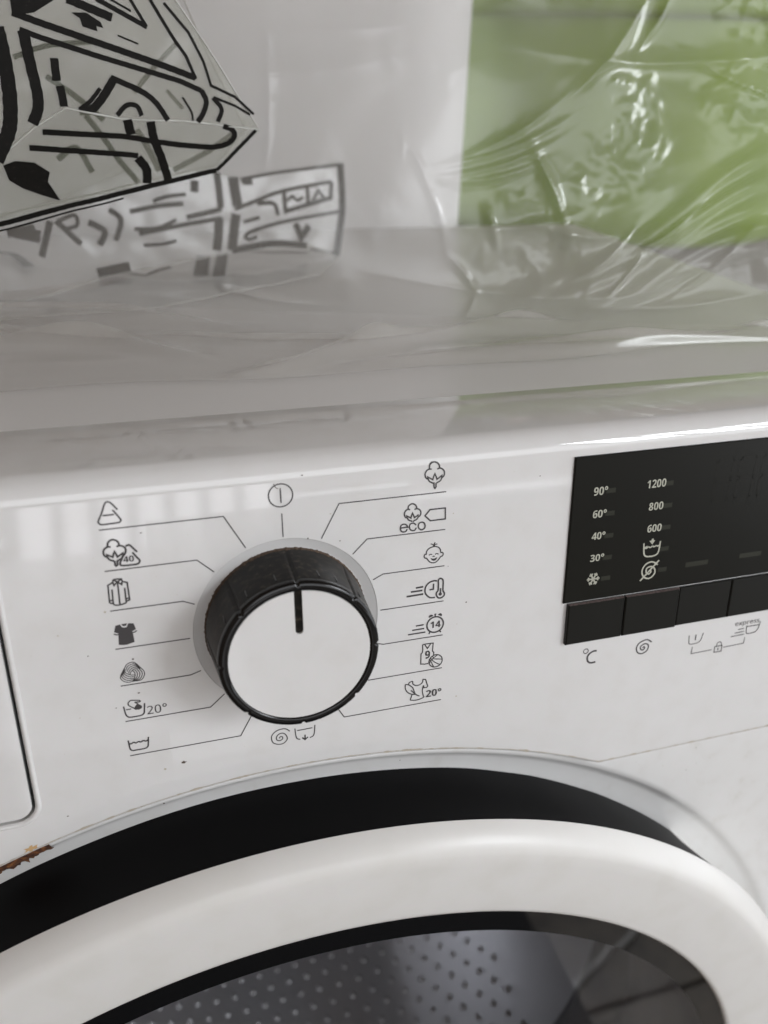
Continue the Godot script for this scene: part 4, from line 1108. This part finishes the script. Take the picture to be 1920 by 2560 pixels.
func bag_face(bag: Node3D, called: String, key: String, seed_: int) -> void:
	var f: Array = faces[key]
	var t: Transform3D = f[0]
	t.origin -= bag.position
	var ns := FastNoiseLite.new()
	ns.seed = 100 + seed_
	ns.frequency = 0.035
	ns.fractal_octaves = 2
	var big := 0.9 if key in ["upper", "lower"] else 0.6
	var lift := func(v: Vector2) -> float: return big * ns.get_noise_2d(v.x, v.y) + (0.6 if key == "lying" else 0.0)
	var outline := to_points(f[1])
	var pts := PackedVector2Array()
	for i in outline.size():
		var a := outline[i]
		var b := outline[(i + 1) % outline.size()]
		var m := maxi(1, int(a.distance_to(b) / 2.5))
		for k in m:
			pts.append(a.lerp(b, float(k) / m))
	var rim_count := pts.size()
	var box_ := Rect2(outline[0], Vector2.ZERO)
	for p in outline:
		box_ = box_.expand(p)
	var y := box_.position.y
	while y < box_.end.y:
		var x := box_.position.x
		while x < box_.end.x:
			var p := Vector2(x, y) + Vector2(sin(y * 3.1), cos(x * 2.3)) * 0.3
			if Geometry2D.is_point_in_polygon(p, outline):
				var near := false
				for q in outline.size():
					if Geometry2D.get_closest_point_to_segment(p, outline[q], outline[(q + 1) % outline.size()]).distance_to(p) < 1.0:
						near = true
				if not near:
					pts.append(p)
			x += 2.5
		y += 2.5
	var tri := Geometry2D.triangulate_delaunay(pts)
	var st := begin()
	st.set_smooth_group(0)
	for i in tri.size() / 3:
		var p := pts[tri[3 * i]]
		var q := pts[tri[3 * i + 1]]
		var r := pts[tri[3 * i + 2]]
		if not Geometry2D.is_point_in_polygon((p + q + r) / 3, outline):
			continue
		if (q - p).cross(r - p) > 0:
			var s := q
			q = r
			r = s
		for v in [p, q, r]:
			st.add_vertex(Vector3(v.x, v.y, lift.call(v)) / 1000)
	var sheet := obj(called, done(st), mats.thin_bag if key in ["standing", "lying", "rear"] else mats.bag, bag, t)
	# film edge: a thin tube along the outline, coloured pale for the crease highlights
	var pale_edge := begin()
	pale_edge.set_smooth_group(0)
	for i in rim_count:
		var j := (i + 1) % rim_count
		var n := (pts[j] - pts[i]).normalized().orthogonal() * 0.35
		for m in 6:
			var q := []
			for c in [[i, m], [j, m], [j, m + 1], [i, m + 1]]:
				var ang: float = TAU * c[1] / 6.0
				var v := pts[c[0]] + n * cos(ang)
				q.append(Vector3(v.x, v.y, lift.call(pts[c[0]]) + 0.35 * sin(ang)) / 1000)
			quad(pale_edge, q[0], q[1], q[2], q[3])
	obj("bag_pale_edge", done(pale_edge), mats.pale_edge, sheet)
	var z := 0.45
	for s in f[2]:
		var p := to_points(s[2])
		if s[1]:
			p = smoothed(p, 6)
		var fine := PackedVector2Array([p[0]])
		for i in p.size() - 1:
			var m := maxi(1, int(p[i].distance_to(p[i + 1]) / 1.2))
			for k in m:
				fine.append(p[i].lerp(p[i + 1], (k + 1.0) / m))
		var ink := begin()
		stroke(ink, fine, s[0], z, lift, 0.06)
		obj("printed_line", face_up(ink.commit()), mats.bag_ink, sheet)
		z += 0.006
	for s in f[3]:
		var ink := begin()
		fill(ink, to_points(s[1]), z + 0.3, lift)
		obj("printed_shape", face_up(ink.commit()), mats.bag_ink, sheet)


func build_things_behind() -> void:
	var ws := begin()
	ws.set_smooth_group(0)
	var wp: Array[Vector2] = [Vector2(-1.0, -0.40), Vector2(0.154, -0.40)]
	for k in 13:
		var a := PI / 2 - PI / 2 * k / 12.0
		wp.append(Vector2(0.155 + 0.08 * cos(a), -0.48 + 0.08 * sin(a)))
	wp.append(Vector2(0.235, -0.56))
	for k in wp.size() - 1:
		quad(ws, v3(wp[k].x, 0, wp[k].y), v3(wp[k].x, 2.2, wp[k].y), v3(wp[k + 1].x, 2.2, wp[k + 1].y), v3(wp[k + 1].x, 0, wp[k + 1].y))
	quad(ws, v3(-1, 0, -0.56), v3(0.235, 0, -0.56), v3(0.235, 2.2, -0.56), v3(-1, 2.2, -0.56))
	tag(obj("wall", done(ws), mats.wall), "plain grey-white wall behind the sheet and the printed bags", "wall")
	var ledge := box(Vector3(1.2, 0.8, 0.45), Vector3(0.812, 0.4, -0.79), 0.004)
	tag(obj("ledge_wall", ledge, mats.ledge), "low grey wall to the right behind the machine, carrying green things", "wall")
	var cs := begin()
	cs.set_smooth_group(0)
	for k in 120:
		for m in 2:
			var q := []
			for c in [[k, m], [k, m + 1], [k + 1, m + 1], [k + 1, m]]:
				var x: float = 0.15 + c[0] * 0.02
				q.append(v3(x, c[1] * 1.1, -1.15 + 0.025 * sin(x * 34.0) + 0.015 * sin(x * 57.0 + 1.0)))
			quad(cs, q[0], q[1], q[2], q[3])
	tag(obj("green_backdrop", done(cs), mats.backdrop), "green cloth backdrop in soft folds, covering the bright background behind the tub and bin", "backdrop")  # backdrop added to cover the bright background colour
	# green tub: a rounded, slightly flared shell with a rolled rim
	var tub := thing("green_tub", "large pale green rounded tub blurred behind the clear sheet", "tub", Vector3(0.49, 0.8, -0.68))
	obj("tub_shell", lathe([[0.0, 0.003], [0.19, 0.003], [0.21, 0.012], [0.218, 0.04], [0.228, 0.15], [0.236, 0.196]], 0, 360, 64), mats.tub, tub, Transform3D(Basis.from_euler(Vector3(-PI / 2, 0, 0)), Vector3.ZERO))
	obj("tub_rim", lathe([[0.232, 0.19], [0.242, 0.19], [0.247, 0.197], [0.245, 0.205], [0.237, 0.207], [0.232, 0.20], [0.232, 0.19]], 0, 360, 64), mats.tub, tub, Transform3D(Basis.from_euler(Vector3(-PI / 2, 0, 0)), Vector3.ZERO))
	# olive cloth heaped in the tub
	var heap := begin()
	heap.set_smooth_group(0)
	var ns := FastNoiseLite.new()
	ns.seed = 77
	ns.frequency = 2.2
	for i in 24:
		for j in 48:
			var q: Array[Vector3] = []
			for c in [[i, j], [i, j + 1], [i + 1, j + 1], [i + 1, j]]:
				var th: float = PI / 2 * c[0] / 24.0
				var ph: float = TAU * c[1] / 48.0
				var d := Vector3(sin(th) * cos(ph), cos(th), sin(th) * sin(ph))
				var r := 1.0 + 0.25 * ns.get_noise_3dv(d * 1.3)
				q.append(Vector3(d.x * 0.19, d.y * 0.17, d.z * 0.19) * r)
			quad(heap, q[0], q[1], q[2], q[3])
	var cloth := obj("cloth_heap", done(heap), mats.olive, self, Transform3D(Basis(), Vector3(0.56, 0.985, -0.66)))
	tag(cloth, "blurred olive brown cloth heaped at the upper right corner", "cloth")
	# dark green bin with a ribbed wall at the end of the wall, and the tan post beside it
	var bin := thing("green_bin", "dark green ribbed bin blurred beside the end of the wall", "bin", Vector3(0.41, 0.8, -0.80))
	var prof := [[0.0, 0.002], [0.115, 0.002], [0.125, 0.01]]
	for k in 12:
		prof.append([0.127 + 0.001 * k, 0.02 + k * 0.03])
		prof.append([0.131 + 0.001 * k, 0.034 + k * 0.03])
	prof += [[0.146, 0.39], [0.15, 0.40], [0.14, 0.40]]
	obj("bin_shell", lathe(prof, 0, 360, 64), mats.leaf, bin, Transform3D(Basis.from_euler(Vector3(-PI / 2, 0, 0)), Vector3.ZERO))
	var post := obj("wooden_post", lathe([[0.0, 0.0], [0.009, 0.0, 1], [0.009, 0.30, 1], [0.007, 0.305], [0.0, 0.305]], 0, 360, 24), mats.tan, self, Transform3D(Basis.from_euler(Vector3(-PI / 2, 0, 0)), Vector3(0.375, 0.8, -0.60)))
	tag(post, "thin tan wooden post between the dark bin and green tub", "post")
	var jar := obj("green_jar", lathe([[0.0, 0.0], [0.03, 0.0], [0.037, 0.004], [0.042, 0.025], [0.041, 0.06], [0.032, 0.085], [0.0, 0.09]], 0, 360, 48), mats.leaf, self, Transform3D(Basis.from_euler(Vector3(-PI / 2, 0, 0)), Vector3(0.60, 0.8005, -0.60)))
	tag(jar, "dark green rounded jar at the right edge behind the sheet", "jar")


func build_sheet() -> void:
	# thin clear film: a front skirt lying on the lid, a fold, and the crumpled sheet rising behind it
	var soft := FastNoiseLite.new()
	soft.seed = 201
	soft.frequency = 7.0
	soft.fractal_octaves = 3
	var sharp := FastNoiseLite.new()
	sharp.seed = 202
	sharp.frequency = 11.0
	sharp.fractal_type = FastNoiseLite.FRACTAL_RIDGED
	sharp.fractal_octaves = 3
	var facet := FastNoiseLite.new()
	facet.seed = 203
	facet.noise_type = FastNoiseLite.TYPE_CELLULAR
	facet.cellular_return_type = FastNoiseLite.RETURN_DISTANCE2_SUB
	facet.frequency = 20.0
	facet.fractal_type = FastNoiseLite.FRACTAL_NONE
	var long_ := FastNoiseLite.new()
	long_.seed = 204
	long_.frequency = 1.0
	long_.fractal_octaves = 3
	var nu := 560
	var nv := 330
	var grid: Array[PackedVector3Array] = []
	for j in nv + 1:
		var row := PackedVector3Array()
		for i in nu + 1:
			row.append(sheet_point(lerpf(-0.24, 0.36, float(i) / nu), lerpf(-0.1, 0.24, float(j) / nv), soft, sharp, facet, long_))
		grid.append(row)
	var st := begin()
	st.set_smooth_group(0)
	for j in nv:
		for i in nu:
			quad(st, grid[j][i], grid[j + 1][i], grid[j + 1][i + 1], grid[j][i + 1])
	var sheet := obj("plastic_sheet", done(st), mats.film)
	tag(sheet, "wrinkled clear plastic sheet draped across the machine's lid", "plastic sheet")


func sheet_point(s: float, t: float, soft: FastNoiseLite, sharp: FastNoiseLite, facet: FastNoiseLite, long_: FastNoiseLite) -> Vector3:
	var along := Vector3(0.9508, 0, 0.31)
	var out := Vector3(-0.31, 0, 0.9508)
	var base := Vector3(0, LID, -0.163) + along * s
	if t < 0:
		# skirt: from the fold forward to a front edge that runs parallel to the machine
		var u := -t / 0.1
		var z := lerpf(base.z, -0.079 + 0.003 * sin(base.x * 21.0) + 0.002 * sin(base.x * 53.0 + 1.0), u)
		var h := 0.0008 + 0.0022 * absf(long_.get_noise_2d(base.x * 3.0 + 9.0, z * 11.0)) * smoothstep(0.0, 0.25, 1.0 - u) + 0.004 * exp(-pow(u / 0.16, 2.0))
		for f in FOLDS:
			var a := Vector2(f[0], f[1])
			var ab := Vector2(f[2], f[3]) - a
			var p := Vector2(base.x, z) - a
			var k := p.dot(ab) / ab.length_squared()
			if k > -0.2 and k < 1.2:
				var off := p.cross(ab.normalized()) + 0.0015 * sin(k * 7.0 + f[0] * 50.0)
				h += f[4] * exp(-pow(off / f[5], 2.0) * (1.0 if off > 0 else 0.35)) * smoothstep(-0.2, 0.2, k) * smoothstep(1.2, 0.8, k) * smoothstep(0.0, 0.1, 1.0 - u)
		return Vector3(base.x, LID + h, z)
	var right := smoothstep(0.04, 0.16, s)
	var low := smoothstep(0.0, 0.02, t)
	var patch := smoothstep(-0.15, 0.35, long_.get_noise_2d(s * 9.0 + 3.0, t * 9.0))
	var d := (0.006 + 0.005 * right) * soft.get_noise_2d(s * 0.8, t * 0.6) * low
	d += (0.0004 + 0.001 * right * patch) * sharp.get_noise_2d(s + 0.03 * soft.get_noise_2d(t, s), t) * low
	d += 0.0011 * (0.22 + right) * smoothstep(-0.05, 0.4, long_.get_noise_2d(s * 14.0 + 31.0, t * 14.0)) * sharp.get_noise_2d(s * 3.1 + 5.0, t * 2.6) * low
	d += 0.0012 * right * patch * facet.get_noise_2d(s * 1.0 + 0.2 * t, t) * low * (1.0 - 0.6 * smoothstep(0.12, 0.2, t))
	# short pinched creases where the film catches the light
	for c in CREASES:
		var p := (Vector2(s, t) - Vector2(c[0], c[1])).rotated(-c[2])
		if absf(p.x) < c[3] * 2.2:
			var bend: float = p.y - 0.07 * p.x * p.x / c[3]
			d += c[4] * exp(-pow(p.x / c[3], 2.0)) * exp(-absf(bend) / c[5])
	# gathered pleats running up to the right
	for k in 5:
		var p := Vector2(s, t) - Vector2(0.118 + 0.008 * k, 0.0)
		var dir := Vector2(0.85 + 0.03 * k, 0.53 - 0.02 * k).normalized()
		var off := p.cross(dir) + 0.002 * sin(p.dot(dir) * 60.0 + k)
		if p.dot(dir) > 0:
			d += 0.0032 * exp(-pow(off / 0.0032, 2.0)) * smoothstep(0.0, 0.03, p.dot(dir)) * (1.0 if k % 2 else 0.7)
	var lean := 0.22 * t + 0.006 * exp(-t / 0.012)
	var ripple := 0.0052 * exp(-t / 0.01)
	return base + Vector3(0, t + ripple, 0) - Vector3(0, 0, lean - 0.006) + out * d
